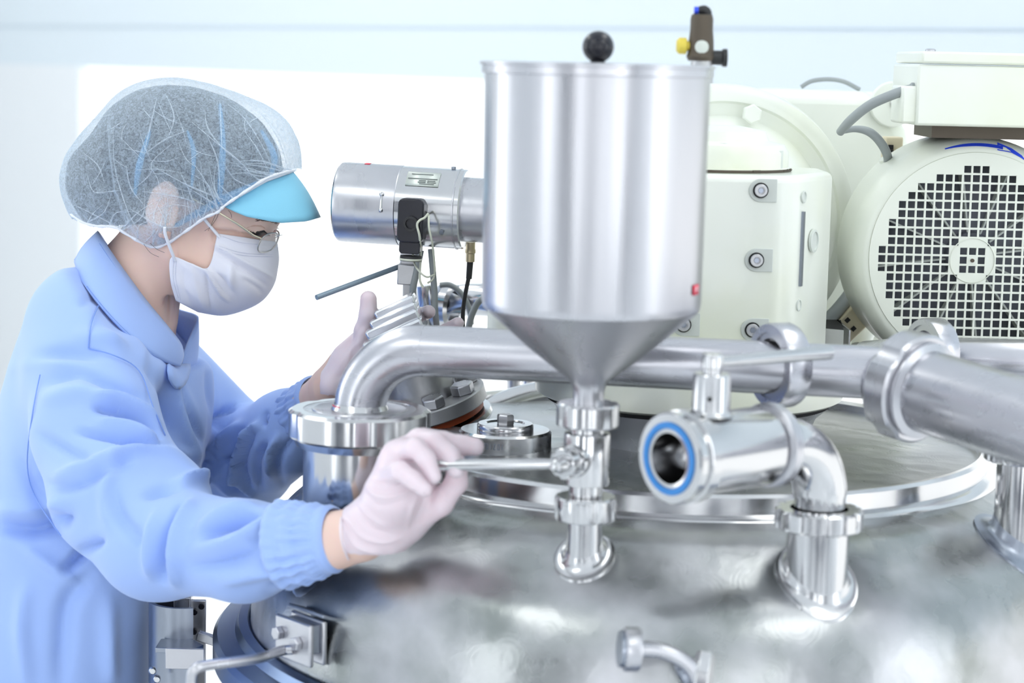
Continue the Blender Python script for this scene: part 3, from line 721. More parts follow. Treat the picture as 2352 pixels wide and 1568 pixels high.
# junction + cables
cb1 = thing('power_cable', pt(1930, 300, 2.43), 'thick grey cable looping from the terminal box to the beige connector', 'cable')
zz = 2.42
MB().tube([(x0-.006, 2.42, zat(2113, 205, 2.42)), pt(2060, 214, 2.42), pt(2000, 240, 2.44), pt(1955, 275, 2.47), pt(1930, 303, 2.50)], [.0055, .0058, .0058, .0058, .005], 16, smooth=6).build('upper_run', 'cable', cb1, sharp=60)
MB().tube([pt(1930, 303, 2.50), pt(1965, 296, 2.50), pt(2000, 305, 2.50), pt(2028, 335, 2.51), pt(2040, 368, 2.53), pt(2030, 395, 2.56)], [.003, .004, .0052, .0055, .0055, .0055], 16, smooth=6).build('lower_run', 'cable', cb1, sharp=60)
cn = thing('cable_connector', pt(2040, 370, 2.60), 'beige plastic connector where the grey cable ends beside the fan motor', 'connector')
MB().box(pt(2048, 356, 2.62), (.022, .03, .046)).build('body', 'beige', cn, bevel=.002)
MB().lathe([(.010, 0), (.011, .004), (.0085, .008)], pt(2041, 374, 2.54), (-.2, 0, 1), 16).build('collar', 'white', cn)
for p in ((2046, 338), (2046, 350)): MB().box(pt(*p, 2.602), (.006, .004, .006)).build('socket', 'hole', cn)
cn2 = thing('terminal_block', pt(1965, 735, 2.56), 'beige terminal block with square sockets below the fan motor edge', 'connector')
Fr = frame((.45, -1, .0)); rt = np.array([[math.cos(.75), -math.sin(.75), 0], [math.sin(.75), math.cos(.75), 0], [0, 0, 1]])
FF = np.stack([[math.cos(.8), 0, math.sin(.8)], [0, 1, 0], [-math.sin(.8), 0, math.cos(.8)]], 1)
MB().box(pt(1962, 735, 2.58), (.055, .02, .030), FF).build('body', 'beige', cn2, bevel=.002)
for a, b in ((-.016, .006), (-.006, .006), (.010, .006), (-.008, -.007), (.012, -.006)):
    MB().box(pt(1962, 735, 2.57)+FF[:, 0]*a+FF[:, 2]*b, (.006, .003, .005), FF).build('socket', 'hole', cn2)
cb2 = thing('hose', pt(1900, 760, 2.62), 'grey hose curving down between the round flange and the fan motor', 'hose')
MB().tube([pt(1975, 640, 2.62), pt(1950, 680, 2.60), pt(1915, 722, 2.58), pt(1875, 755, 2.57), pt(1840, 780, 2.57)], .009, 16, smooth=6).build('tube', 'cable', cb2, sharp=60)
MB().tube([pt(2010, 730, 2.64), pt(1990, 760, 2.62), pt(1975, 800, 2.6)], .012, 16, smooth=6).build('tube', 'white', cb2, sharp=60)
cb3 = thing('cable_loop', pt(1900, 200, 2.86), 'thin grey cable arching over the top of the rear gear housing', 'cable')
MB().tube([pt(1840, 200, 2.84), pt(1865, 186, 2.84), pt(1905, 182, 2.84), pt(1940, 188, 2.84), pt(1975, 206, 2.84)], .003, 12, smooth=6).build('cable', 'cable', cb3, sharp=60)

# ---------------- air regulator on a post behind the hopper
AY_ = 3.05
rg = thing('air_regulator', pt(1610, 230, AY_), 'dark valve with yellow knob sticking up behind the hopper', 'regulator')
def rp(a, b, y=AY_): return pt(a, b, y)
MB().tube([rp(1612, 330), rp(1612, 140)], .016, 24).build('post', 'cast', rg)
MB().lathe([(.018, 0), (.021, .006), (.019, .012), (.018, .03), (.0165, .045), (.0165, .060), (.015, .066)], rp(1609, 140), (0, 0, 1), 24).build('body', 'bronze', rg)
MB().lathe([(.0105, 0), (.0105, .022), (.013, .024), (.013, .030)], rp(1622, 132), (1, 0, 0), 20).build('side_port', 'rubber', rg)
MB().lathe([(.009, 0), (.007, .012), (.012, .014), (.012, .024), (.008, .028)], rp(1598, 106), (-1, 0, 0), 20).build('knob', 'yellow', rg)
MB().lathe([(.010, 0), (.009, .002), (0, .003)], rp(1612, 108, AY_-.017), (0, -1, 0), 20).build('gauge', 'grey_paint', rg)
MB().lathe([(.006, 0), (.007, .002), (.005, .006)], rp(1622, 70, AY_-.006), (.8, -.6, 0), 16).build('fitting', 'brass', rg)
MB().lathe([(.015, 0), (.014, .012)], rp(1613, 52), (0, 0, 1), 20).build('cap', 'rubber', rg)
MB().tube([rp(1622, 42), rp(1624, 30), rp(1617, 23), rp(1604, 24)], [.006, .007, .007, .005], 16, smooth=4).build('elbow', 'rubber', rg)
MB().lathe([(.0055, 0), (.0055, .006)], rp(1604, 24), (-1, 0, 0), 16).build('push_ring', 'bluearrow', rg)

# ================================================================ steel sensor head, centre left
SY2 = 2.50
s0, s1 = pt(781, 463, 2.515), pt(1070, 481, 2.49)
sa = (s1-s0); sl = np.linalg.norm(sa); sa /= sl
dr = thing('drive_cylinder', pt(950, 690, SY2), 'horizontal polished steel cylinder head with black plug box and cables', 'actuator')
rS = .0478
l1_ = sl*.50
MB().lathe([(0, 0), (rS*.94, 0), (rS*.985, .002), (rS, .006), (rS, l1_-.001), (rS*.985, l1_)], s0, sa, 96).build('cap', 'satin', dr, sharp=30)
MB().lathe([(0, 0), (rS*.99, 0), (rS*.99, sl*.49), (rS*.96, sl*.5)], s0+sa*l1_, sa, 96).build('barrel', 'steel', dr, sharp=30)
MB().lathe([(rS*.985, 0), (rS*1.01, .0005), (rS*1.01, .002), (rS*.985, .0025)], s0+sa*(sl-.009), sa, 96, cap=False).build('end_ring', 'satin', dr)
MB().lathe([(rS*.80, 0), (rS*.80, .07), (0, .07)], s0+sa*sl, sa, 64).build('neck', 'satin', dr)
Fs = frame(sa, (0, 0, 1)); # x: horizontal, y: up-ish
sn = np.cross(sa, [0, 0, 1]); sn /= np.linalg.norm(sn); sn = sn if sn[1] < 0 else -sn
su = np.cross(sn, sa); su = su if su[2] > 0 else -su
def spt(along, ang, r=rS): return s0+sa*along+(sn*math.cos(ang)+su*math.sin(ang))*r
def curved(a0, a1, g0_, g1_, r, nm, ma, par, nseg=8):
    t = np.linspace(g0_, g1_, nseg+1)
    v = [spt(a, g, r) for a in (a0, a1) for g in t]
    return MB().add(v, [[i, i+1, i+nseg+2, i+nseg+1] for i in range(nseg)]).build(nm, ma, par, solid=.0006)
mpx = 2.5/FPX
pl = curved(168*mpx, 244*mpx, .60, 1.08, rS*1.006, 'name_plate', 'plate', dr)
for g, a0, a1 in ((.98, 10, 60), (.82, 4, 72), (.76, 30, 46), (.71, 28, 46), (.76, 50, 68), (.71, 50, 70), (.66, 32, 66)):
    curved((168+a0)*mpx, (168+a1)*mpx, g-.012, g+.012, rS*1.016, 'plate_text', 'print', pl, 2)
curved(58*mpx, 70*mpx, 1.40, 1.62, rS*1.004, 'red_mark', 'red', dr)
sl_ = MB(); sl_.tube([spt(118*mpx, g, rS*1.002) for g in np.linspace(-.06, .30, 8)], .0016, 8)
sl_.sphere(spt(118*mpx, .32, rS), .003, 12); sl_.sphere(spt(118*mpx, -.07, rS), .003, 12)
sl_.build('latch_slot', 'steel', dr)
bc = s0+sa*(193*mpx)+sn*(rS+.003)-su*(.0145-.002)
Fbx = np.stack([sa, su, sn], 1)
def rrect(w, h, r, n=5):
    o = []
    for cx, cy, a in ((w/2-r, h/2-r, 0), (-w/2+r, h/2-r, PI/2), (-w/2+r, -h/2+r, PI), (w/2-r, -h/2+r, 1.5*PI)):
        o += [(cx+r*math.cos(a+t), cy+r*math.sin(a+t)) for t in np.linspace(0, PI/2, n)]
    return o
pb = MB().prism(rrect(.0310, .052, .007), bc-sn*.012, Fbx, .024).build('plug_box', 'black', dr, bevel=.002, seg=3)
MB().prism(rrect(.0250, .016, .004), bc-su*.031-sn*.008, Fbx, .018).build('plug_tail', 'black', pb, bevel=.001)
MB().lathe([(.0062, 0), (.0088, 0), (.0088, .005), (.0062, .005)], bc+sn*.011+sa*.0015-su*.003, sn, 32, close=True).build('socket_ring', 'rubber', pb)
MB().lathe([(.0128, 0), (.0130, .002), (.0130, .004), (.0128, .006)], bc-su*.042-sn*.001, -su, 32).build('tail_collar', 'rubber', pb)
for g, al in ((1.50, 265), (-.55, 258)):
    MB().lathe([(.0028, 0), (.0028, .0025), (0, .003)], spt(al*mpx, g, rS*.995), spt(al*mpx, g, 1)-spt(al*mpx, g, 0), 16).build('screw', 'darksteel', dr)
MB().lathe([(.004, 0), (.004, .004), (0, .004)], s0+sa*.0-sa*.003, -sa, 16).build('vent_stub', 'steel', dr)
# post
q0 = pt(941, 570, 2.51)
def vbar(px0, py0, px1, py1, Y, w, dpt, nm, ma='satin', par=dr):
    a, b = pt(px0, py0, Y), pt(px1, py1, Y); c = (a+b)/2
    return MB().box(c, (w, dpt, np.linalg.norm(a-b)), frame(a-b, (0, 1, 0))@np.array([[1, 0, 0], [0, 1, 0], [0, 0, 1]])).build(nm, ma, par, bevel=.0012)
vbar(940, 560, 939, 608, 2.51, .020, .016, 'post_top')
vbar(936, 606, 934, 652, 2.50, .022, .024, 'clevis', 'cast')
vbar(937, 645, 935, 760, 2.51, .0115, .012, 'post_lower', 'cast')
hr = MB().tube([pt(727, 683, 2.42), pt(920, 611, 2.50)], .0032, 16).build('lever_rod', 'rod', dr)
def cable(nm, pts_, r, ma, label, cat='cable', s=6, group=None):
    t = thing(nm, pts_[-1], label, cat, group)
    MB().tube(pts_, r, 12, smooth=s).build('sheath', ma, t, sharp=60); return t
c1 = cable('sensor_cable', [pt(966, 575, 2.49), pt(956, 625, 2.49), pt(948, 670, 2.49), pt(952, 720, 2.50), pt(965, 780, 2.52)], .0042, 'cable', 'thick grey cable hanging under the left side of the black plug box')
c2 = cable('sensor_cable', [pt(990, 572, 2.49), pt(994, 620, 2.49), pt(998, 670, 2.49), pt(1000, 720, 2.49), pt(1008, 790, 2.5)], .0038, 'cable', 'grey cable hanging under the right side of the black plug box')
c3 = thing('coaxial_cable', pt(1070, 790, 2.5), 'black cable with brass connector hanging from the cylinder neck', 'cable')
MB().lathe([(.0055, 0), (.0055, .010), (.0065, .011), (.0065, .014), (.0058, .016), (.0058, .024)], pt(1080, 601, 2.53), (0, 0, 1), 24).build('connector', 'brass', c3)
MB().tube([pt(1080, 598, 2.53), pt(1077, 640, 2.53)], [.0040, .0036], 16).build('boot', 'rubber', c3)
MB().tube([pt(1077, 635, 2.53), pt(1068, 680, 2.53), pt(1063, 725, 2.53), pt(1066, 800, 2.53)], .0026, 12, smooth=5).build('sheath', 'rubber', c3)
c4 = thing('tie_wire', pt(975, 660, 2.45), 'thin cream wires dangling from the black plug box', 'wire')
wy = 2.433
MB().tube([pt(984, 490, wy), pt(975, 500, wy), pt(964, 506, wy-.003), pt(958, 517, wy-.003), pt(964, 545, wy), pt(966, 590, wy+.02), pt(964, 640, wy+.02), pt(972, 660, wy+.02)], .0014, 8, smooth=5).build('strand', 'wire', c4)
MB().tube([pt(985, 495, wy), pt(985, 520, wy-.003), pt(990, 545, wy), pt(994, 568, wy+.01), pt(998, 632, wy+.03), pt(982, 650, wy+.03)], .0012, 8, smooth=5).build('strand', 'wire', c4)
MB().tube([pt(948, 572, wy+.02), pt(950, 600, wy+.02), pt(962, 622, wy+.01), pt(980, 636, wy+.01), pt(998, 630, wy+.02)], .0011, 8, smooth=5).build('strand', 'wire', c4)
MB().lathe([(.0128, 0), (.0134, .001), (.0134, .002), (.0128, .003)], bc-su*.0445-sn*.001, -su, 32, cap=False).build('wrap', 'wire', c4)
# chrome pipework behind
cp_ = thing('chrome_pipework', pt(1040, 760, 2.7), 'small chrome pipes and clamp ring between the cables and the hopper', 'pipe fitting')
MB().tube([pt(985, 720, 2.72), pt(1060, 690, 2.70), pt(1160, 690, 2.66), pt(1290, 690, 2.66)], .021, 24, smooth=4).build('pipe', 'steel', cp_)
ra = np.array([.9, -.42, -.05])
MB().lathe([(.021, 0), (.030, 0), (.031, .003), (.031, .008), (.021, .010)], pt(1010, 705, 2.70), ra, 48, close=True).build('clamp_ring', 'darksteel', cp_)
MB().lathe([(.021, 0), (.029, 0), (.029, .010), (.021, .012)], pt(1024, 702, 2.68), ra, 48, close=True).build('flange_ring', 'steel', cp_)
MB().tube([pt(975, 655, 2.68), pt(980, 690, 2.68), pt(975, 760, 2.7)], .013, 20).build('vertical_pipe', 'steel', cp_)
cable('thin_hose', [pt(1010, 655, 2.62), pt(1035, 655, 2.62), pt(1060, 675, 2.62), pt(1078, 710, 2.62), pt(1082, 745, 2.62)], .0036, 'cable', 'thin dark hose curving right over the chrome pipework')
cable('thin_hose', [pt(1150, 670, 2.6), pt(1105, 688, 2.6), pt(1085, 720, 2.6), pt(1075, 760, 2.6)], .0042, 'cable', 'thin grey hose bending down beside the hopper cone')
# rounded steel hood beside the white base
hd2 = thing('steel_pipe_bend', pt(1170, 960, 2.62), 'glossy steel pipe lying on the lid beside the white gearbox base', 'pipe')
MB().tube([pt(1090, 985, 2.66), pt(1140, 950, 2.68), pt(1200, 925, 2.70), pt(1300, 905, 2.72)], .0235, 32, smooth=6).build('pipe', 'steel', hd2, sharp=60)
ps = thing('steel_post', pt(1190, 900, 2.8), 'short steel post under the long pipe, left of the hopper cone', 'post')
MB().tube([pt(1180, 905, 2.8), pt(1180, 830, 2.8)], .009, 20).build('post', 'cast', ps)
MB().tube([pt(1212, 890, 2.78), pt(1212, 868, 2.78)], .007, 20).build('pin', 'steel', ps)
# ================================================================ implicit modelling
def smin(a, b, k):
    h = np.clip(.5+.5*(b-a)/k, 0, 1); return b+(a-b)*h-k*h*(1-h)
def smax(a, b, k): return -smin(-a, -b, k)
class Field:
    def __init__(s, xs, ys, zs):
        s.ax = [np.asarray(a, np.float32) for a in (xs, ys, zs)]
        s.X, s.Y, s.Z = np.meshgrid(*s.ax, indexing='ij', sparse=True)
        s.F = np.full([len(a) for a in s.ax], 1.0, np.float32)
    def sl(s, lo, hi):
        out = []
        for a, l, h in zip(s.ax, lo, hi):
            i0, i1 = np.searchsorted(a, l), np.searchsorted(a, h); out.append(slice(max(i0-1, 0), min(i1+1, len(a))))
        return tuple(out)
    def local(s, lo, hi):
        q = s.sl(lo, hi); return q, s.X[q[0]], s.Y[:, q[1]], s.Z[:, :, q[2]]
    def put(s, q, d, k, op='u'):
        if d.size == 0: return s
        if op == 'u': s.F[q] = smin(s.F[q], d.astype(np.float32), k)
        else: s.F[q] = smax(s.F[q], -d.astype(np.float32), k)
        return s
    def cap(s, a, b, ra, rb=None, k=.02, sy=1., op='u'):
        rb = ra if rb is None else rb; a = np.array(a, float); b = np.array(b, float)
        m_ = max(ra, rb)+k*1.5+.02
        lo, hi = np.minimum(a, b)-m_, np.maximum(a, b)+m_
        lo[1] = min(a[1], b[1])-m_/sy; hi[1] = max(a[1], b[1])+m_/sy
        q, X, Y, Z = s.local(lo, hi)
        ab = b-a; ab2 = ab*np.array([1, sy, 1]); L = (ab2@ab2)+1e-9
        px, py, pz = X-a[0], (Y-a[1])*sy, Z-a[2]
        t = np.clip((px*ab2[0]+py*ab2[1]+pz*ab2[2])/L, 0, 1)
        d = np.sqrt((px-ab2[0]*t)**2+(py-ab2[1]*t)**2+(pz-ab2[2]*t)**2)-(ra+(rb-ra)*t)
        return s.put(q, d, k, op)
    def ell(s, c, r, F=None, k=.02, op='u'):
        c = np.array(c, float); r = np.array(r, float); m_ = r.max()+k*1.5+.02
        q, X, Y, Z = s.local(c-m_, c+m_)
        F = np.eye(3) if F is None else np.asarray(F)
        P = [X-c[0], Y-c[1], Z-c[2]]
        U = [(P[0]*F[0, i]+P[1]*F[1, i]+P[2]*F[2, i])/r[i] for i in range(3)]
        n = np.sqrt(U[0]**2+U[1]**2+U[2]**2)
        g = np.sqrt((U[0]/r[0])**2+(U[1]/r[1])**2+(U[2]/r[2])**2)+1e-6
        return s.put(q, n*(n-1)/g, k, op)
    def mesh(s):
        F = s.F; ins = F < 0; n = F.shape
        c = [ins[:-1, :-1, :-1], ins[1:, :-1, :-1], ins[:-1, 1:, :-1], ins[1:, 1:, :-1], ins[:-1, :-1, 1:], ins[1:, :-1, 1:], ins[:-1, 1:, 1:], ins[1:, 1:, 1:]]
        cnt = sum(x.astype(np.int8) for x in c)
        I = np.argwhere((cnt > 0) & (cnt < 8)); N = len(I)
        idx = np.full([a-1 for a in n], -1, np.int64); idx[tuple(I.T)] = np.arange(N)
        acc = np.zeros((N, 3)); w = np.zeros(N)
        offs = [(a, b, d) for a in (0, 1) for b in (0, 1) for d in (0, 1)]
        for o in offs:
            for ax in range(3):
                if o[ax]: continue
                o2 = list(o); o2[ax] = 1
                i0 = I+np.array(o); i1 = I+np.array(o2)
                f0 = F[tuple(i0.T)]; f1 = F[tuple(i1.T)]; m_ = (f0 < 0) != (f1 < 0)
                t = np.where(m_, f0/(f0-f1+1e-12), 0)
                p0 = np.stack([s.ax[j][i0[:, j]] for j in range(3)], 1); p1 = np.stack([s.ax[j][i1[:, j]] for j in range(3)], 1)
                acc += np.where(m_[:, None], p0+(p1-p0)*t[:, None], 0); w += m_
        V = acc/w[:, None]; faces = []
        for ax in range(3):
            a0 = [slice(None)]*3; a1 = [slice(None)]*3; a0[ax] = slice(0, -1); a1[ax] = slice(1, None)
            s0, s1 = ins[tuple(a0)], ins[tuple(a1)]
            E = np.argwhere(s0 != s1); b, d = [(1, 2), (2, 0), (0, 1)][ax]
            ok = (E[:, b] > 0) & (E[:, d] > 0) & (E[:, b] < n[b]-1) & (E[:, d] < n[d]-1); E = E[ok]
            sg_ = s0[tuple(E.T)]
            def cell(db, dd):
                G = E.copy(); G[:, b] += db; G[:, d] += dd; return idx[tuple(G.T)]
            Q = np.stack([cell(-1, -1), cell(0, -1), cell(0, 0), cell(-1, 0)], 1)
            Q[~sg_] = Q[~sg_][:, ::-1]; faces.append(Q)
        return V, np.concatenate(faces)
def normals(V, Q):
    n = np.cross(V[Q[:, 2]]-V[Q[:, 0]], V[Q[:, 3]]-V[Q[:, 1]]); N = np.zeros_like(V)
    for i in range(4): np.add.at(N, Q[:, i], n)
    return N/(np.linalg.norm(N, axis=1)[:, None]+1e-12)
def relax(V, Q, it=2, lam=.5):
    for _ in range(it):
        S = np.zeros_like(V); c = np.zeros(len(V))
        for i in range(4):
            a, b = Q[:, i], Q[:, (i+1) % 4]
            np.add.at(S, a, V[b]); np.add.at(S, b, V[a]); np.add.at(c, a, 1); np.add.at(c, b, 1)
        V = np.where(c[:, None] > 0, V+(S/np.maximum(c, 1)[:, None]-V)*lam, V)
    return V
def seg_d(P, a, b):
    a = np.array(a, float); b = np.array(b, float); ab = b-a
    t = np.clip((P-a)@ab/(ab@ab+1e-9), 0, 1); return np.linalg.norm(P-a-t[:, None]*ab, axis=1), t
def crease(V, Q, strokes, it=1):
    """ridges (+) and valleys (-) along drawn fold lines, on the faces turned to the camera"""
    N = normals(V, Q); P = proj(V); D = np.zeros(len(V))
    vd = CAM-V; vd /= np.linalg.norm(vd, axis=1)[:, None]; face = np.clip((N*vd).sum(1)*2, 0, 1)
    for st in strokes:
        pl, w, am = st[0], st[1], st[2]; yr = st[3] if len(st) > 3 else None
        C = catmull(pl, 5); n = len(C)-1
        lo, hi = C.min(0)-3*w, C.max(0)+3*w
        m_ = np.where((P[:, 0] > lo[0]) & (P[:, 0] < hi[0]) & (P[:, 1] > lo[1]) & (P[:, 1] < hi[1]) & (face > 0))[0]
        if yr is not None: m_ = m_[(V[m_, 1] > yr[0]) & (V[m_, 1] < yr[1])]
        if not len(m_): continue
        best = np.full(len(m_), 1e9); tt = np.zeros(len(m_))
        for i in range(n):
            d, t = seg_d(P[m_], C[i], C[i+1]); u = d < best; best[u] = d[u]; tt[u] = (i+t[u])/n
        tap = np.sin(np.clip(tt*.92+.04, 0, 1)*PI)**.6
        D[m_] += am*np.exp(-(best/w)**2)*tap
    return V+N*(D*face)[:, None]
def noise3(V, f, seed=0):
    r = np.random.default_rng(seed); o = np.zeros(len(V))
    for i in range(7):
        k = r.normal(size=3)*f; o += np.sin(V@k+r.uniform(0, 6.28))
    return o/7
def build_field(name, V, Q, ma, parent, **k):
    mb = MB(); mb.add(V, Q.tolist()); return mb.build(name, ma, parent, sharp=k.pop('sharp', 180), **k)
def grade(a, b, spans, coarse):
    """grid steps: fine inside the given spans, coarse elsewhere"""
    out = [a]
    while out[-1] < b:
        x = out[-1]; h = coarse
        for lo, hi, st in spans:
            if lo <= x <= hi: h = min(h, st)
            elif x < lo: h = min(h, max(st, (lo-x)*.5+st))
        out.append(x+h)
    return out
# ================================================================ the person
def sss(name, col, rough, sw=.15, rad=(.01, .004, .002), **k):
    m_ = mat(name, col, rough, **k); b = m_.node_tree.nodes['Principled BSDF']
    b.inputs['Subsurface Weight'].default_value = sw; b.inputs['Subsurface Radius'].default_value = rad; b.inputs['Subsurface Scale'].default_value = 1.0
    return m_
M['skin'] = sss('skin', (.87, .62, .53), .5, .2)
M['glove'] = sss('latex_glove', (.83, .71, .77), .33, .3, (.012, .008, .008), cn=((.84, .60, .64), 16, (1, 1, 1), .5, .85))
M['coat'] = mat('blue_coat_cloth', (.37, .53, .95), .75, bump=(420, (1, 1, 1), .0004, .15), inp={'Sheen Weight': .25})
M['stitch'] = mat('coat_stitching', (.22, .36, .80), .8)
M['hair'] = mat('dark_hair', (.02, .02, .03), .5, cn=((.06, .055, .065), 60, (1, 1, .3), .4, .7))
M['mask'] = mat('white_mask_cloth', (.84, .84, .93), .7, bump=(600, (1, 1, 1), .0003, .15))
M['stitchw'] = mat('mask_stitching', (.68, .70, .82), .8)
M['lens'] = mat('lens_glass', (.9, .92, .95), .03, inp={'Alpha': .22, 'Specular IOR Level': .8})
M['glassframe'] = mat('metal_glasses_frame', (.45, .44, .42), .25, 1)
M['gold'] = mat('pale_gold_arm', (.62, .56, .42), .3, 1)
M['lash'] = mat('eyelash', (.02, .015, .015), .6)
M['eye'] = mat('eye_white', (.75, .72, .70), .2)
M['brow'] = mat('eyebrow', (.10, .06, .05), .8)
M['lid'] = sss('eyelid_crease_shade', (.76,.48,.38), .45, .1)  # darker skin colour that paints the shade of the eyelid crease
M['trousers'] = mat('blue_trousers', (.25, .40, .78), .8)
M['shoe'] = mat('white_shoe', (.8, .8, .8), .5)
M['elastic'] = mat('white_elastic', (.86, .88, .95), .7)
def film(name, col, alpha, mesh=None, rough=.6):
    m_ = bpy.data.materials.new(name); m_.use_nodes = True; nt = m_.node_tree; nt.nodes.remove(nt.nodes['Principled BSDF'])
    out = nt.nodes['Material Output']; tr = nt.nodes.new('ShaderNodeBsdfTransparent'); df = nt.nodes.new('ShaderNodeBsdfDiffuse'); tl = nt.nodes.new('ShaderNodeBsdfTranslucent')
    df.inputs[0].default_value = (*col, 1); tl.inputs[0].default_value = (*col, 1)
    mx = nt.nodes.new('ShaderNodeMixShader'); mx.inputs[0].default_value = .35
    nt.links.new(df.outputs[0], mx.inputs[1]); nt.links.new(tl.outputs[0], mx.inputs[2])
    m2 = nt.nodes.new('ShaderNodeMixShader'); nt.links.new(tr.outputs[0], m2.inputs[1]); nt.links.new(mx.outputs[0], m2.inputs[2])
    tc = nt.nodes.new('ShaderNodeTexCoord')
    n = nt.nodes.new('ShaderNodeTexNoise'); n.inputs['Scale'].default_value = mesh[0]; n.inputs['Detail'].default_value = 6; n.inputs['Distortion'].default_value = 1.5
    mp = nt.nodes.new('ShaderNodeMapRange'); mp.inputs[1].default_value = .35; mp.inputs[2].default_value = .65
    mp.inputs[3].default_value = alpha-mesh[1]; mp.inputs[4].default_value = alpha+mesh[1]
    nt.links.new(tc.outputs['Object'], n.inputs['Vector']); nt.links.new(n.outputs[0], mp.inputs[0])
    # the sheet is denser where seen edge-on
    lw = nt.nodes.new('ShaderNodeLayerWeight'); lw.inputs['Blend'].default_value = .35
    ad = nt.nodes.new('ShaderNodeMath'); ad.operation = 'MULTIPLY_ADD'; ad.use_clamp = True; ad.inputs[1].default_value = .35
    nt.links.new(lw.outputs['Facing'], ad.inputs[0]); nt.links.new(mp.outputs[0], ad.inputs[2]); nt.links.new(ad.outputs[0], m2.inputs[0])
    nt.links.new(m2.outputs[0], out.inputs[0]); return m_
M['capfilm'] = film('sheer_cap_fabric', (.74, .87, 1.0), .43, (260, .17))
M['capfold'] = film('cap_fold', (.86, .93, 1), .32, (150, .15))
M['capblue'] = film('blue_band_under_cap', (.25, .62, .95), .55, (150, .1))
M['visor'] = mat('blue_visor_sheet', (.30, .74, .97), .6, bump=(900, (1, 1, 1), .0005, .3), inp={'Sheen Weight': .2})
def translucent(m_, col, f):
    nt = m_.node_tree; b = nt.nodes['Principled BSDF']; tl = nt.nodes.new('ShaderNodeBsdfTranslucent'); tl.inputs[0].default_value = (*col, 1)
    mx = nt.nodes.new('ShaderNodeMixShader'); mx.inputs[0].default_value = f
    nt.links.new(b.outputs[0], mx.inputs[1]); nt.links.new(tl.outputs[0], mx.inputs[2]); nt.links.new(mx.outputs[0], nt.nodes['Material Output'].inputs[0])
translucent(M['visor'], (.35, .80, 1.0), .12)

HDY = 2.52
person = thing('person', pt(150, 1500, 2.5)*np.array([1, 1, 0]), 'person in pale blue coat, hair cap, face mask and glasses bending over the tank', 'person')
def hp_(x, y, dy=0.): return pt(x, y, HDY+dy)
# ---- mask
Sg = catmull([(636, 556), (640, 590), (637, 620), (628, 655), (602, 690), (560, 712), (510, 724), (455, 716)], 5)
Eg = catmull([(499, 536), (492, 572), (484, 603), (470, 618), (440, 606), (394, 590), (391, 640), (404, 690)], 5)
Bg = catmull([.086, .082, .080, .080, .086, .098, .092, .070], 5) if False else np.interp(np.linspace(0, 1, len(Sg)), np.linspace(0, 1, 8), [.058, .061, .064, .067, .070, .073, .070, .058])
k_ = len(Sg); nu = 41; v = []
for i in range(k_):
    for u in np.linspace(-1, 1, nu):
        a = abs(u)*PI/2; e = 1-math.cos(a)**1.25; q_ = Sg[i]*(1-e)+Eg[i]*e
        side = -1 if u < 0 else 1
        y = side*Bg[i]*math.sin(a)**.9
        v.append(pt(q_[0], q_[1], HDY+y*(1 if u < 0 else 1)))
V = np.array(v)[:, :]; Q = np.array([[i*nu+j, i*nu+j+1, (i+1)*nu+j+1, (i+1)*nu+j] for i in range(k_-1) for j in range(nu-1)])
# refine once
def refine(V, Q, nu_, k__):
    G = V.reshape(k__, nu_, 3); G2 = np.zeros((2*k__-1, nu_, 3)); G2[::2] = G; G2[1::2] = (G[:-1]+G[1:])/2
    G3 = np.zeros((2*k__-1, 2*nu_-1, 3)); G3[:, ::2] = G2; G3[:, 1::2] = (G2[:, :-1]+G2[:, 1:])/2
    a, b = G3.shape[:2]; return G3.reshape(-1, 3), np.array([[i*b+j, i*b+j+1, (i+1)*b+j+1, (i+1)*b+j] for i in range(a-1) for j in range(b-1)]), b, a
V, Q, b_, a__ = refine(V, Q, nu, k_)
N_ = normals(V, Q)
if ((N_*(CAM-V)).sum(1)[V[:, 1] < HDY-.02]).mean() < 0: Q = Q[:, ::-1]
V = crease(V, Q, [(a_[0], a_[1]*.9, a_[2]*1.6) for a_ in [([(494, 560), (560, 600), (625, 637)], 5, .0028), ([(490, 575), (560, 618), (610, 655)], 7, -.0030), ([(472, 618), (505, 670), (525, 690)], 4, .0030), ([(485, 612), (520, 650), (540, 680)], 7, -.0022),
                  ([(530, 600), (530, 640), (534, 680)], 7, .0022), ([(476, 625), (478, 670), (485, 715)], 4, -.0022), ([(440, 610), (450, 660), (470, 715)], 7, .0016), ([(420, 620), (425, 665), (440, 700)], 6, -.0014), ([(560, 640), (590, 660), (600, 672)], 7, -.0018), ([(505, 545), (560, 556), (632, 570)], 5, .0010)]])
MV, MQ = V, Q
# ---- body (head, neck, torso, arms, legs): one surface
fb = Field(grade(-.62, -.07, [(-.38, -.26, .003), (-.20, -.12, .0045)], .009), grade(1.96, 2.86, [(1.99, 2.09, .0045), (2.42, 2.56, .003)], .009), grade(-.01, 1.6, [(1.09, 1.19, .0045), (1.30, 1.46, .003)], .011))
px_m = FPX/HDY
c = hp_(450, 400)
tiltF = frame((math.sin(.35), 0, math.cos(.35)), (0, 1, 0))   # z' leans; columns x', y', z'
def rotF(a):  # local x' = face direction rotated down by a
    return np.stack([[math.cos(a), 0, -math.sin(a)], [0, 1, 0], [math.sin(a), 0, math.cos(a)]], 1)
HF = rotF(.42)
fb.ell(hp_(445, 395), (.105, .076, .088), HF, k=.02)
fb.ell(hp_(560, 470), (.045, .058, .050), HF, k=.03)      # forehead
fb.ell(hp_(530, 585), (.056, .056, .062), HF, k=.03)      # cheeks
fb.ell(hp_(505, 640), (.050, .048, .042), HF, k=.03)      # jaw
fb.cap(hp_(385, 560, -.045), hp_(500, 660, -.022), .017, .018, k=.03)
fb.cap(hp_(385, 560, .045), hp_(500, 660, .022), .017, .018, k=.03)
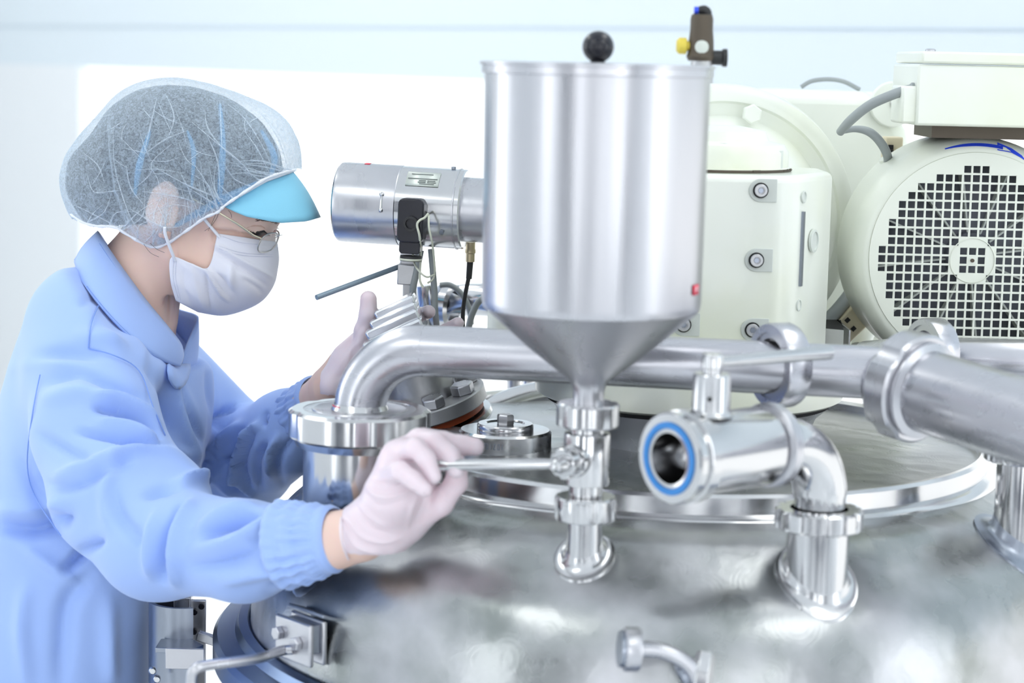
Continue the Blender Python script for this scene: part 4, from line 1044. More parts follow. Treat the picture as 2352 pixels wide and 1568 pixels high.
fb.cap(hp_(548, 672), hp_(552, 668), .020, .018, k=.02)  # chin
fb.cap(hp_(614, 512), hp_(630, 580), .008, .010, k=.014)     # nose
fb.cap(hp_(608, 498, -.040), hp_(632, 500, -.012), .009, .009, k=.016)   # brows
fb.cap(hp_(608, 498, .040), hp_(632, 500, .012), .009, .009, k=.016)
for sg_ in (-1, 1):
    fb.cap(hp_(612, 522, sg_*.022), hp_(622, 540, sg_*.018), .004, .004, k=.012, op='s')
    fb.ell(hp_(590, 531, sg_*.033), (.0125, .013, .0105), HF, k=.010)
    # ear
    fb.ell(hp_(374, 478, sg_*.082), (.020, .009, .034), rotF(.2), k=.006)
    fb.ell(hp_(380, 474, sg_*.092), (.012, .006, .020), rotF(.2), k=.005, op='s')
    fb.cap(hp_(376, 520, sg_*.080), hp_(382, 540, sg_*.074), .009, .007, k=.01)
fb.cap(hp_(385, 545), hp_(312, 660), .050, .052, k=.03)
fb.cap(hp_(312, 660), hp_(262, 770), .050, .055, k=.03)
# torso
fb.cap(pt(235, 860, 2.53), pt(150, 1180, 2.53), .088, .085, k=.05, sy=.66)
fb.cap(pt(150, 1180, 2.53), pt(90, 1600, 2.53), .085, .092, k=.05, sy=.66)
hipz = pt(90, 1600, 2.53)
sh_r, sh_l = pt(205, 880, 2.385), pt(290, 870, 2.68)
fb.cap(sh_r, sh_l, .04, .04, k=.05)
el_r, el_l = pt(345, 1230, 2.25), pt(555, 1070, 2.70)
wr_r, wr_l = pt(775, 1240, 2.045), pt(752, 888, 2.47)
fb.cap(sh_r, el_r, .042, .036, k=.03); fb.cap(el_r, wr_r, .036, .0272, k=.02)
fb.cap(wr_r, pt(830, 1225, 2.03), .0272, .026, k=.01); fb.cap(pt(830, 1225, 2.03), pt(900, 1130, 2.02), .026, .022, k=.01)
fb.cap(sh_l, el_l, .046, .038, k=.03); fb.cap(el_l, wr_l, .036, .021, k=.02)
fb.cap(wr_l, pt(800, 820, 2.45), .0205, .019, k=.01)
hx, hz_ = hipz[0], hipz[2]
for sg_ in (-1, 1):
    hip = (hx, 2.53+sg_*.085, hz_-.02); kn = (hx+.03, 2.53+sg_*.10, .47); an = (hx-.01, 2.53+sg_*.11, .09)
    fb.cap(hip, kn, .082, .055, k=.04); fb.cap(kn, an, .052, .034, k=.02)
    fb.cap((an[0]-.01, an[1], .035), (an[0]+.15, an[1]+sg_*.01, .025), .033, .024, k=.02)
V, Q = fb.mesh(); V = relax(V, Q, 2)
# the face stays behind the mask
P = proj(V); hd_m = (P[:, 1] > 480) & (P[:, 1] < 735) & (P[:, 0] > 380) & (P[:, 0] < 720) & (V[:, 2] > 1.28)
mxx = np.interp(P[:, 1], [480, 505, 520, 540, 560, 590, 620, 655, 690, 712, 735], [652, 648, 638, 632, 631, 632, 628, 618, 588, 545, 480])
ov = np.where(hd_m, np.maximum(0, P[:, 0]-mxx), 0); V[:, 0] -= ov/px_m
mxy = np.interp(P[:, 0], [380, 404, 455, 510, 560, 602, 640], [676, 680, 708, 715, 702, 680, 640])
ov = np.where(hd_m, np.maximum(0, P[:, 1]-mxy), 0); V[:, 2] += ov/px_m
MP = proj(MV); nearm = MV[:, 1] < HDY; MPn, MYn = MP[nearm], MV[nearm, 1]
P = proj(V)
for i in np.where(hd_m)[0]:
    d = np.hypot(MPn[:, 0]-P[i, 0], MPn[:, 1]-P[i, 1]); j = np.argsort(d)[:3]
    if d[j[0]] < 12:
        lim = HDY-MYn[j].max()-.0045
        if d[j[0]] > 6: lim += (d[j[0]]-6)*.0003
        dy = V[i, 1]-HDY
        if abs(dy) > lim: V[i, 1] = HDY+math.copysign(max(lim, 0), dy)
V = crease(V, Q, [([(560, 514), (590, 507), (622, 512)], 5, -.0012), ([(578, 525), (595, 520), (610, 524)], 4, -.0010)])
body = build_field('body', V, Q, 'skin', person)
del fb
# eyes, lashes, brow
BV = V
def on_body(pl, k, lift=.0005, up=4):
    P = proj(BV); ok = (BV[:, 1] < HDY) & (BV[:, 2] > 1.28); I = np.where(ok)[0]; out = []
    for q_ in catmull(pl, up):
        d = np.hypot(*(P[I]-q_).T); y = BV[I[np.argsort(d)[:k]], 1].mean(); out.append(pt(q_[0], q_[1], y-lift))
    return np.array(out)
for sg_ in (-1, 1):
    def side(L):
        if sg_ > 0: L = np.array(L); L[:, 1] = 2*HDY-L[:, 1]
        return L
    MB().tube(side(on_body([(572, 532), (582, 537), (594, 538), (606, 534)], 4, .0003)), [.0008, .0022, .0020, .0008], 10).build('eyeball', 'eye', person, sharp=80)
    MB().tube(side(on_body([(566, 524), (578, 519), (592, 518), (604, 521), (611, 527)], 4, -.0002)), [.0003, .0009, .0010, .0003], 8).build('eyelid_fold', 'lid', person, sharp=80)
    lm = MB(); L = side(on_body([(570, 529), (580, 533), (593, 534), (607, 530)], 4, .0012, 8))
    lm.tube(L, [.0006, .0015, .0016, .0008], 8)
    for i in range(len(L)):
        t = i/(len(L)-1); a = L[i]; b = a+np.array([.0035+.004*t, sg_*.0022, -.0055]); lm.tube([a, (a+b)/2+np.array([.0004, 0, -.0006]), b], [.0004, .0003, .0001], 5)
    lm.build('eyelashes', 'lash', person)
    bm_ = MB(); L = side(on_body([(588, 505), (605, 505), (622, 508), (636, 513)], 4, .0002))
    for i in range(len(L)-1):
        for k in range(6):
            a = L[i]+np.array([rng.uniform(-.001, .001), 0, rng.uniform(-.0015, .0015)]); bm_.tube([a, a+np.array([.0035, 0, .0008])], [.0003, .0001], 5)
    bm_.build('eyebrow', 'brow', person)
# ---- hair
def trim_open(V, Q, poly):
    """keep faces whose centre lies above a lower edge line drawn in the side view"""
    P = proj(V[Q].mean(1)); pl = np.array(poly, float); y = np.interp(P[:, 0], pl[:, 0], pl[:, 1])
    K = P[:, 1] < y; Q = Q[K]; used = np.unique(Q); mp = np.full(len(V), -1); mp[used] = np.arange(len(used)); return V[used], mp[Q]
fh = Field(np.arange(-.60, -.24, .0045), np.arange(2.38, 2.66, .0045), np.arange(1.34, 1.60, .0045))
fh.ell(hp_(448, 388), (.110, .082, .094), HF, k=.02)
fh.ell(hp_(360, 360), (.078, .070, .076), k=.03)
fh.ell(hp_(232, 415), (.042, .052, .050), k=.02)
fh.ell(hp_(300, 480), (.045, .058, .035), k=.03)
V, Q = fh.mesh(); V = relax(V, Q, 1)
V, Q = trim_open(V, Q, [(100, 506), (165, 500), (215, 514), (280, 517), (345, 515), (395, 450), (480, 475), (600, 440), (690, 400)])
V += normals(V, Q)*(noise3(V, 90, 3)*.0016)[:, None]
build_field('hair', V, Q, 'hair', person)
hw = MB()
for p in ([(505, 478), (498, 500), (484, 520), (470, 530)], [(500, 480), (490, 505), (478, 530)], [(330, 560), (345, 580), (365, 590)], [(345, 558), (360, 572), (378, 580)], [(520, 478), (530, 490), (532, 500)]):
    hw.tube([hp_(a, b, -.074 if a < 450 else -.066) for a, b in p], .00022, 5, smooth=4)
hw.build('loose_hair', 'hair', person)
# ---- cap
fc_ = Field(np.arange(-.62, -.22, .0036), np.arange(2.36, 2.68, .0036), np.arange(1.30, 1.62, .0036))
fc_.ell(hp_(466, 388), (.119, .094, .099), HF, k=.02)
fc_.ell(hp_(375, 350), (.088, .086, .083), k=.03)
fc_.ell(hp_(244, 412), (.054, .066, .062), k=.03)
fc_.ell(hp_(310, 480), (.060, .074, .045), k=.03)
fc_.ell(hp_(380, 500), (.050, .092, .036), k=.025)
fc_.ell(hp_(590, 350), (.046, .070, .050), k=.03)
V, Q = fc_.mesh(); V = relax(V, Q, 2)
LOW = [(100, 470), (165, 500), (215, 522), (265, 520), (300, 542), (345, 566), (378, 562), (432, 527), (470, 500), (500, 487), (560, 442), (610, 410), (650, 396), (690, 388)]
V, Q = trim_open(V, Q, LOW)
cs = [([(360, 225), (345, 290), (330, 355)], 6, .003), ([(330, 355), (380, 320), (430, 300)], 6, .003), ([(430, 290), (455, 340), (470, 390)], 5, -.003),
      ([(440, 280), (500, 330), (560, 380), (580, 410)], 7, .0035), ([(510, 230), (560, 270), (600, 330), (625, 385)], 6, .003), ([(560, 240), (610, 290), (645, 350), (655, 390)], 6, -.003),
      ([(505, 230), (508, 300), (510, 350)], 5, .0025), ([(260, 290), (262, 370), (275, 430), (300, 500), (330, 545)], 10, .006), ([(245, 300), (250, 380), (258, 440), (280, 510)], 9, -.006),
      ([(200, 400), (215, 440), (250, 440), (285, 435)], 6, .003), ([(160, 430), (200, 480), (250, 505)], 6, -.003), ([(330, 440), (400, 450), (470, 470)], 6, .003),
      ([(350, 380), (420, 420), (490, 450), (520, 460)], 6, .003), ([(345, 370), (420, 395), (480, 440)], 6, -.003), ([(430, 430), (480, 460), (505, 478)], 5, .003), ([(300, 480), (370, 520), (420, 520)], 6, .003),
      ([(290, 380), (300, 430), (330, 470)], 6, .003), ([(600, 260), (640, 320), (662, 390)], 5, .003), ([(540, 330), (580, 380), (605, 405)], 5, -.003), ([(480, 340), (520, 400), (560, 430)], 5, -.003)]
V = crease(V, Q, cs)
V += normals(V, Q)*(noise3(V, 45, 5)*.0022+noise3(V, 110, 6)*.0009)[:, None]
cap_ = build_field('hair_cap', V, Q, 'capfilm', person)
wr = MB()
def on_side(pts_, Vc, lift=.0008):
    """lay a drawn line on the near side of a surface"""
    P = proj(Vc); near = Vc[:, 1] < HDY-.005; C = catmull(pts_, 4); out = []
    for q_ in C:
        d = np.hypot(*(P-q_).T); d[~near] = 1e9; k = np.argsort(d)[:6]; y = Vc[k, 1].mean(); out.append(pt(q_[0], q_[1], y-lift))
    return np.array(out)
for s__ in cs:
    if s__[2] > 0: wr.tube(on_side(s__[0], V), [.0002, .0010, .0002], 6)
for s__ in ([(300, 440), (345, 400), (350, 370), (395, 330)], [(470, 300), (500, 370), (505, 450)], [(380, 215), (400, 270), (380, 330)], [(560, 300), (590, 340), (620, 400)], [(470, 250), (480, 300), (530, 360)],
            [(190, 350), (225, 380), (240, 420)], [(330, 500), (400, 470), (480, 490)], [(360, 470), (380, 510), (370, 555)], [(170, 470), (230, 500), (262, 517)], [(620, 300), (640, 350), (640, 400)]):
    wr.tube(on_side(s__, V), [.0002, .0009, .0002], 6)
hem = [(162, 490), (190, 510), (225, 519), (262, 521), (300, 543), (345, 566), (378, 562), (432, 527), (470, 500), (500, 487), (515, 473), (560, 442), (610, 410), (650, 396), (676, 391)]
r2 = np.random.default_rng(5)
for i in range(46):
    j = r2.integers(1, len(hem)-1); t = r2.uniform(); a = np.array(hem[j])*(1-t)+np.array(hem[j+1])*t if j+1 < len(hem) else np.array(hem[j])
    cdir = np.array([430, 330])-a; cdir = cdir/np.linalg.norm(cdir); L_c = r2.uniform(50, 150); pr_ = np.array([-cdir[1], cdir[0]])
    wr.tube(on_side([a+cdir*4, a+cdir*L_c*.5+pr_*r2.normal()*9, a+cdir*L_c+pr_*r2.normal()*18], V), [.0010, .0006, .0001], 5)
for i in range(22):
    a = np.array([r2.uniform(190, 620), r2.uniform(260, 430)]); an = r2.uniform(0, 3.14); d_ = np.array([math.cos(an), math.sin(an)])*r2.uniform(20, 50)
    wr.tube(on_side([a-d_, a+r2.normal(size=2)*5, a+d_], V), [.0001, .0006, .0001], 5)
wr.build('cap_creases', 'capfold', cap_)
bl = MB()
for s__, r_ in (([(505, 240), (512, 330), (505, 440), (500, 478)], .004), ([(430, 300), (445, 350), (440, 430)], .003), ([(345, 300), (320, 380), (310, 450)], .004), ([(590, 420), (540, 445), (470, 480), (400, 520)], .0055), ([(600, 300), (630, 360), (620, 405)], .004)):
    L = on_side(s__, V, -.006); bl.tube(L, [r_*.4, r_, r_*.4], 8)
bl.build('blue_band', 'capblue', cap_)
# elastic gathered hem
L = on_side(hem, V, .0005)
hm = MB(); tt = np.arange(len(L)); hm.tube(L, .0018+.0006*np.sin(tt*2.3), 8); hm.build('cap_hem', 'elastic', cap_)
# ---- visor
vb_ = MB(); nu, nv = 29, 9; v = []
for i, u in enumerate(np.linspace(-1, 1, nu)):
    s1_, c1_ = math.sin(u*PI/2), math.cos(u*PI/2)
    yy = s1_*.072
    root = np.array([np.interp(c1_, [0, .25, .6, 1], [514, 548, 606, 672]), np.interp(c1_, [0, .25, .6, 1], [473, 452, 418, 394])])
    tip = np.array([np.interp(c1_, [0, .2, .5, .8, 1], [516, 560, 640, 705, 736]), np.interp(c1_, [0, .2, .5, .8, 1], [475, 496, 512, 508, 499])])
    for w_ in np.linspace(0, 1, nv):
        q_ = root*(1-w_)+tip*w_; bul = math.sin(w_*PI)*5
        v.append(pt(q_[0]+bul*.6, q_[1]-bul, HDY+yy*(1+.10*w_)))
vb_.add(v, [[i*nv+j, i*nv+j+1, (i+1)*nv+j+1, (i+1)*nv+j] for i in range(nu-1) for j in range(nv-1)])
vis = vb_.build('visor', 'visor', person, solid=.0012, sharp=80)
MB().tube([np.array(v[i*nv])+np.array([.001, -.0005, .001]) for i in range(nu)], .0017, 8).build('visor_seam', 'elastic', vis)
V, Q = MV, MQ
mk = build_field('face_mask', V, Q, 'mask', person, solid=.0012)
st = MB()
def stitch(pl, w=.0005, dash=5):
    L = on_side(pl, V, .0010)
    for i in range(0, len(L)-1):
        for t in np.linspace(0, 1, dash, endpoint=False):
            a = L[i]*(1-t)+L[i+1]*t; b = L[i]*(1-t-.5/dash)+L[i+1]*(t+.5/dash); st.tube([a, b], w, 4)
stitch([(503, 565), (545, 578), (590, 584), (628, 584)]); stitch([(503, 571), (545, 584), (590, 589), (628, 589)]); stitch([(512, 543), (550, 556), (600, 562), (632, 566)])
stitch([(399, 598), (398, 640), (410, 685)]); stitch([(405, 600), (404, 640), (415, 690)])
st.build('stitching', 'stitchw', mk)
yE = float(V[np.argmin(np.hypot(*(proj(V)-np.array((500, 538))).T)+np.where(V[:, 1] > HDY, 1e6, 0))][1])
yF = float(V[np.argmin(np.hypot(*(proj(V)-np.array((396, 592))).T)+np.where(V[:, 1] > HDY, 1e6, 0))][1])
MB().tube([pt(505, 545, yE-.001), pt(485, 522, yE-.006), pt(463, 496, yE-.012), pt(450, 482, yE-.014)], .0019, 8, smooth=3).build('ear_loop', 'elastic', mk)
MB().tube([pt(402, 598, yF-.001), pt(392, 572, yF-.012), pt(380, 540, yF-.022), pt(378, 522, yF-.026)], .0019, 8, smooth=3).build('ear_loop', 'elastic', mk)
# ---- glasses
gl = bpy.data.objects.new('glasses', None); SC.collection.objects.link(gl); gl.parent = person
gO = hp_(600, 550, -.05); gl.location = (gO-ORG['person']).tolist(); gl.empty_display_size = .01; ORG['glasses'] = gO
for sg_ in (-1, 1):
    lc = hp_(616, 557, -.042) if sg_ < 0 else hp_(624, 551, .030)
    # lens plane normal roughly along the face direction, wrapped to the side
    nn = np.array([.82, sg_*.42, -.42]); nn /= np.linalg.norm(nn); Fl = frame(nn, (0, 1, 0))
    Fl = np.stack([np.cross([0, 0, 1.], nn)/np.linalg.norm(np.cross([0, 0, 1.], nn)), np.cross(nn, np.cross([0, 0, 1.], nn)/np.linalg.norm(np.cross([0, 0, 1.], nn))), nn], 1)
    el = [(0.0190*math.copysign(abs(math.cos(t))**.8, math.cos(t)), .0128*math.copysign(abs(math.sin(t))**.8, math.sin(t))) for t in np.linspace(0, 2*PI, 40, endpoint=False)]
    P3 = [lc+Fl[:, 0]*a+Fl[:, 1]*b for a, b in el]
    MB().tube(P3, .0009, 8, close=True).build('rim', 'glassframe', gl)
    MB().prism([(a*.97, b*.97) for a, b in el], lc-Fl[:, 2]*.0005, Fl, .001).build('lens', 'lens', gl)
    hinge = lc+Fl[:, 0]*(-sg_ if Fl[1, 0]*sg_ < 0 else sg_)*.0245+Fl[:, 1]*.004
    MB().tube([lc+np.array([-.006, sg_*.017, .006]), hp_(583, 541, sg_*.062), hp_(545, 514, sg_*.070), hp_(500, 487, sg_*.078), hp_(440, 455, sg_*.083)], [.0009, .0013, .0014, .0009, .0009], 8).build('temple_arm', 'gold', gl)
a, b = hp_(624, 545, -.013), hp_(630, 542, .010)
MB().tube([a, (a+b)/2+np.array([.004, 0, .002]), b], .0009, 8).build('bridge', 'glassframe', gl)
MB().tube([hp_(632, 546, -.012), hp_(642, 541, .004), hp_(648, 540, .02)], .0007, 8).build('nose_pad_arm', 'glassframe', gl)
# ---- coat: one cloth surface
fo_ = Field(np.arange(-.72, -.12, .0042), np.arange(2.0, 2.84, .0042), np.concatenate([np.arange(.52, .86, .012), np.arange(.86, 1.43, .0042)]))
C1, C2, C3 = pt(228, 880, 2.53), pt(150, 1180, 2.53), pt(92, 1600, 2.53)
fo_.cap(C1, C2, .108, .110, k=.03, sy=.64); fo_.cap(C2, C3, .110, .128, k=.03, sy=.68)
fo_.cap(C3, C3+np.array([.01, 0, -.34]), .128, .155, k=.03, sy=.72)
fo_.cap(pt(215, 762, 2.44), pt(235, 755, 2.62), .082, .082, k=.03)
fo_.cap(pt(325, 960, 2.50), pt(350, 960, 2.60), .078, .076, k=.04)
fo_.cap(pt(330, 1150, 2.47), pt(330, 1150, 2.62), .060, .060, k=.06)
fo_.cap(pt(360, 800, 2.52), pt(375, 860, 2.56), .045, .055, k=.04)
fo_.cap(pt(210, 1330, 2.42), pt(195, 1650, 2.45), .070, .075, k=.05)
# near sleeve
S0, S1, S2, S3, S4, S5 = pt(215, 870, 2.37), pt(222, 990, 2.31), pt(275, 1130, 2.26), pt(360, 1238, 2.21), pt(560, 1262, 2.12), pt(636, 1252, 2.084)
fo_.cap(S0, S1, .070, .066, k=.05); fo_.cap(S1, S2, .066, .074, k=.03); fo_.cap(S2, S3, .074, .0625, k=.02)
fo_.cap(pt(400, 1140, 2.24), S3, .040, .05, k=.03)
fo_.cap(S3, S4, .0610, .0500, k=.02); fo_.cap(S4, S5, .0500, .0440, k=.02)
# far sleeve
T0, T1, T2, T3 = pt(380, 880, 2.68), pt(560, 1060, 2.70), pt(665, 990, 2.58), pt(705, 935, 2.53)
fo_.cap(T0, T1, .066, .062, k=.04); fo_.cap(T1, T2, .062, .052, k=.02); fo_.cap(T2, T3, .050, .030, k=.02)
fo_.cap(pt(590, 1000, 2.71), pt(625, 985, 2.71), .026, .024, k=.02)
# neck opening: nothing of the coat above the foot of the collar
ga, gb_2 = pt(172, 598, 2.5), pt(412, 838, 2.5)
dn = np.array([gb_2[2]-ga[2], 0, -(gb_2[0]-ga[0])]); dn /= np.linalg.norm(dn); dn = dn if dn[2] > 0 else -dn
p1 = (fo_.X-ga[0])*dn[0]+(fo_.Z-ga[2])*dn[2]-.004; p2 = fo_.Z-pt(430, 846, 2.5)[2]+0*fo_.X
fo_.F = smax(fo_.F, (np.minimum(p1, p2)+0*fo_.Y).astype(np.float32), .012)
V, Q = fo_.mesh(); del fo_
V = relax(V, Q, 2)
near = (1.9, 2.40); far = (2.46, 3.0)
folds = [
 ([(190, 770), (300, 790), (390, 870), (440, 960)], 22, .006), ([(60, 830), (150, 810), (230, 815)], 20, -.005), ([(0, 850), (90, 830), (200, 850)], 20, .004),
 ([(95, 880), (180, 855), (250, 880), (330, 920)], 16, -.006), ([(100, 920), (200, 900), (300, 950)], 22, .005),
 ([(220, 935), (270, 945), (330, 975), (368, 1005)], 9, -.011), ([(215, 918), (280, 920), (340, 955), (370, 985)], 14, .007),
 ([(180, 990), (250, 1000), (330, 1018), (385, 1020)], 10, -.008), ([(230, 965), (300, 985), (370, 1015)], 14, .007),
 ([(90, 1000), (150, 1030), (210, 1060)], 14, -.004), ([(130, 1095), (220, 1060), (330, 1030), (440, 1045)], 16, .006), ([(90, 1105), (160, 1120), (230, 1090), (300, 1060)], 14, -.005),
 ([(470, 1060), (490, 1095), (540, 1110)], 14, -.007), ([(400, 1120), (450, 1095), (500, 1100), (540, 1135)], 16, .009), ([(330, 1140), (370, 1125), (420, 1120)], 14, -.006),
 ([(415, 1165), (400, 1200), (380, 1260), (372, 1330)], 13, -.013), ([(445, 1150), (425, 1200), (410, 1270), (405, 1340)], 16, .009), ([(360, 1180), (345, 1250), (345, 1320)], 18, .007),
 ([(470, 1230), (530, 1205), (590, 1180)], 12, -.009), ([(460, 1215), (520, 1180), (590, 1155)], 16, .007), ([(450, 1260), (540, 1240), (610, 1200), (650, 1180)], 16, .006),
 ([(440, 1300), (520, 1290), (600, 1260)], 16, -.006), ([(520, 1330), (600, 1310), (680, 1300)], 18, .006), ([(560, 1245), (620, 1250), (670, 1240)], 14, -.004), ([(620, 1350), (680, 1320), (710, 1300)], 14, -.004),
 ([(250, 1100), (270, 1180), (330, 1250)], 22, -.005), ([(265, 1050), (245, 1120), (250, 1200)], 20, .006),
 # chest
 ([(350, 800), (390, 900), (430, 1000), (460, 1060)], 12, .006, (2.38, 2.7)), ([(335, 830), (370, 920), (395, 1000)], 12, -.007, (2.34, 2.7)), ([(390, 840), (425, 930), (470, 1020), (495, 1070)], 10, -.005, (2.38, 2.7)),
 ([(255, 700), (300, 780), (345, 850)], 14, .005), ([(180, 700), (240, 690), (300, 760)], 14, -.003),
 ([(0, 1210), (80, 1215), (160, 1190)], 20, -.012), ([(0, 1170), (80, 1170), (150, 1150)], 22, .006), ([(40, 1050), (80, 1130), (140, 1220)], 20, -.004),
 ([(150, 1310), (190, 1270), (230, 1240)], 14, -.010), ([(200, 1330), (150, 1400), (140, 1568)], 26, -.006), ([(60, 1260), (120, 1300), (180, 1340)], 18, .004), ([(60, 1350), (50, 1450), (60, 1568)], 24, .005), ([(250, 1380), (250, 1480), (255, 1568)], 24, .006),
 # far sleeve
 ([(480, 850), (485, 920), (500, 980)], 10, -.006, far), ([(540, 935), (510, 950), (490, 985)], 9, -.008, far), ([(555, 970), (530, 1000), (500, 1025)], 10, .009, far), ([(560, 990), (540, 1040), (505, 1060)], 8, -.009, far),
 ([(600, 970), (570, 1000), (550, 1060), (540, 1110)], 9, .009, far), ([(585, 985), (560, 1060), (575, 1120)], 6, -.009, far), ([(610, 1020), (590, 1060), (600, 1120)], 9, -.009, far), ([(605, 975), (605, 965), (610, 950)], 7, -.010, far),
 ([(640, 1000), (620, 1040), (625, 1100)], 9, .007, far), ([(670, 1010), (640, 1060), (650, 1110)], 8, -.006, far), ([(540, 1080), (560, 1120), (590, 1140)], 8, .006, far), ([(520, 1050), (535, 1100), (570, 1135)], 7, -.007, far),
]
V = crease(V, Q, [(f_[0], f_[1]*.8, f_[2]*2.0)+tuple(f_[3:]) for f_ in folds])
V += normals(V, Q)*(noise3(V, 16, 9)*.0022+noise3(V, 34, 10)*.0010)[:, None]
coat = build_field('coat', V, Q, 'coat', person)
CV = V
def seam_on(pl, yr, r=.0007, lift=.0002, dash=False, nm='seam', ma='stitch'):
    P = proj(CV); ok = (CV[:, 1] > yr[0]) & (CV[:, 1] < yr[1]); I = np.where(ok)[0]; out = []
    for q_ in catmull(pl, 6):
        d = np.hypot(*(P[I]-q_).T); k = I[np.argsort(d)[:12]]; y = CV[k, 1].min(); out.append(pt(q_[0], q_[1], y-lift))
    out = np.array(out)
    for _ in range(2): out[1:-1] = (out[:-2]+2*out[1:-1]+out[2:])/4
    return out
sm = MB()
for pl in ([(92, 860), (76, 940), (62, 1060), (80, 1140), (140, 1230)], [(232, 690), (210, 740), (203, 800)], [(203, 800), (260, 815), (320, 850), (350, 930), (380, 1000)]):
    sm.tube(seam_on(pl, (2.1, 2.6)), .0007, 6)
sm.build('seam', 'stitch', coat)
# ---- collar
rim = [(226, 531, 2.515), (243, 560, 2.474), (285, 622, 2.452), (335, 690, 2.446), (383, 748, 2.450), (412, 785, 2.464), (419, 803, 2.480)]
bot = [(172, 602, 2.50), (190, 650, 2.42), (240, 715, 2.385), (296, 772, 2.380), (350, 815, 2.395), (385, 834, 2.425), (412, 841, 2.455)]
rim2 = [(226, 531, 2.515), (236, 545, 2.575), (275, 600, 2.600), (335, 665, 2.610), (400, 706, 2.600), (447, 722, 2.575), (452, 738, 2.545), (430, 790, 2.515), (414, 832, 2.500)]
bot2 = [(172, 598, 2.50), (200, 640, 2.600), (260, 700, 2.640), (340, 760, 2.650), (400, 800, 2.625), (440, 830, 2.585), (450, 842, 2.560), (440, 850, 2.535), (420, 850, 2.505)]
def band(R1, R2, nm, n=8, bul=.004):
    a = catmull(R1, 5); b = catmull(R2, 5); k = len(a); A3 = np.array([pt(*q_) for q_ in a]); B3 = np.array([pt(*q_) for q_ in b]); v = []
    cen = np.array([pt(330, 700, 2.53)[0], 2.53, 0])
    for i in range(k):
        for t in np.linspace(0, 1, n):
            p = A3[i]*(1-t)+B3[i]*t; o = p-cen; o[2] = 0; o /= np.linalg.norm(o)+1e-9
            v.append(p+o*bul*math.sin(PI*t))
    return MB().add(v, [[i*n+j, i*n+j+1, (i+1)*n+j+1, (i+1)*n+j] for i in range(k-1) for j in range(n-1)]).build(nm, 'coat', person, solid=.0026, sharp=80, bevel=0), A3, B3
col1, A3, B3 = band(rim, bot, 'collar')
col2, A4, B4 = band(rim2, bot2, 'collar', bul=.002)
sm = MB(); q1 = A3*.90+B3*.10+np.array([-.0006, -.0034, 0]); sm.tube(q1[2:-1], .0005, 5); q1 = A3*.06+B3*.94+np.array([0, -.0030, 0]); sm.tube(q1[6:], .0006, 5)
sm.build('collar_stitching', 'stitch', col1)
# placket flap
v = []
for py, xs in ((836, (385, 437)), (850, (385, 437)), (870, (388, 432)), (884, (395, 424)), (893, (402, 412))):
    for t in np.linspace(0, 1, 5):
        x = xs[0]*(1-t)+xs[1]*t; v.append(seam_on([(x, py), (x+.5, py+.5)], (2.3, 2.6), lift=.004)[0])
MB().add(v, [[i*5+j, i*5+j+1, (i+1)*5+j+1, (i+1)*5+j] for i in range(4) for j in range(4)]).build('placket_tab', 'coat', coat, solid=.002, sharp=80)
# ---- gathered cuffs
def cuff(P0, P1, r0, r1, seed, flare=1.1, nm='cuff'):
    P0, P1 = np.array(P0), np.array(P1); ax = P1-P0; L = np.linalg.norm(ax); ax /= L; F = frame(ax); rg_ = np.random.default_rng(seed)
    n, k = 160, 26; ph = rg_.uniform(0, 6.28, 8); fr = rg_.integers(14, 30, 8); R = []
    for i in range(k):
        t = i/(k-1); a = np.linspace(0, 2*PI, n, endpoint=False)
        r = r0+(r1-r0)*t+.0012*math.sin(t*PI*7)
        w = sum(np.sin(a*f+p+t*(j-4)*1.6) for j, (f, p) in enumerate(zip(fr, ph)))/8
        r = r*(1+.11*w*math.sin(PI*min(1, t*1.1+.05))**.5)
        if t > .94: r = r*(1-(t-.94)*.8)
        R.append(P0+ax*L*t+(r[:, None]*(np.cos(a)[:, None]*F[:, 0]+np.sin(a)[:, None]*F[:, 1])))
    R.append(P1-ax*.004+(R[-1]-P1)*.95)
    return MB().rings(R, cap0=False, cap1=False).build(nm, 'coat', coat, sharp=80, solid=.0008)
cuff(pt(650, 1251, 2.070), pt(774, 1236, 2.046), .0450, .0322, 4)
cuff(pt(685, 965, 2.56), pt(735, 908, 2.50), .040, .027, 5)
# ---- trousers and shoes
ft = Field(np.arange(-.75, -.2, .012), np.arange(2.2, 2.86, .012), np.arange(.04, .95, .012))
for sg_ in (-1, 1):
    hip = (hx, 2.53+sg_*.085, hz_-.02); kn = (hx+.03, 2.53+sg_*.10, .47); an = (hx-.01, 2.53+sg_*.11, .09)
    ft.cap(hip, kn, .095, .072, k=.04); ft.cap(kn, an, .072, .062, k=.02)
V, Q = ft.mesh(); build_field('trousers', relax(V, Q, 1), Q, 'trousers', person)
for sg_ in (-1, 1):
    ax_, ay_ = hx-.01, 2.53+sg_*.11
    fs_ = Field(np.arange(ax_-.09, ax_+.24, .008), np.arange(ay_-.09, ay_+.09, .008), np.arange(-.02, .14, .008))
    fs_.cap((ax_-.01, ay_, .045), (ax_+.15, ay_+sg_*.01, .036), .043, .035, k=.02); fs_.cap((ax_, ay_, .05), (ax_, ay_, .09), .045, .042, k=.02)
    fs_.F = np.maximum(fs_.F, (.004-fs_.Z).astype(np.float32)+0*fs_.F)
    V, Q = fs_.mesh(); build_field('shoe', V, Q, 'shoe', person)
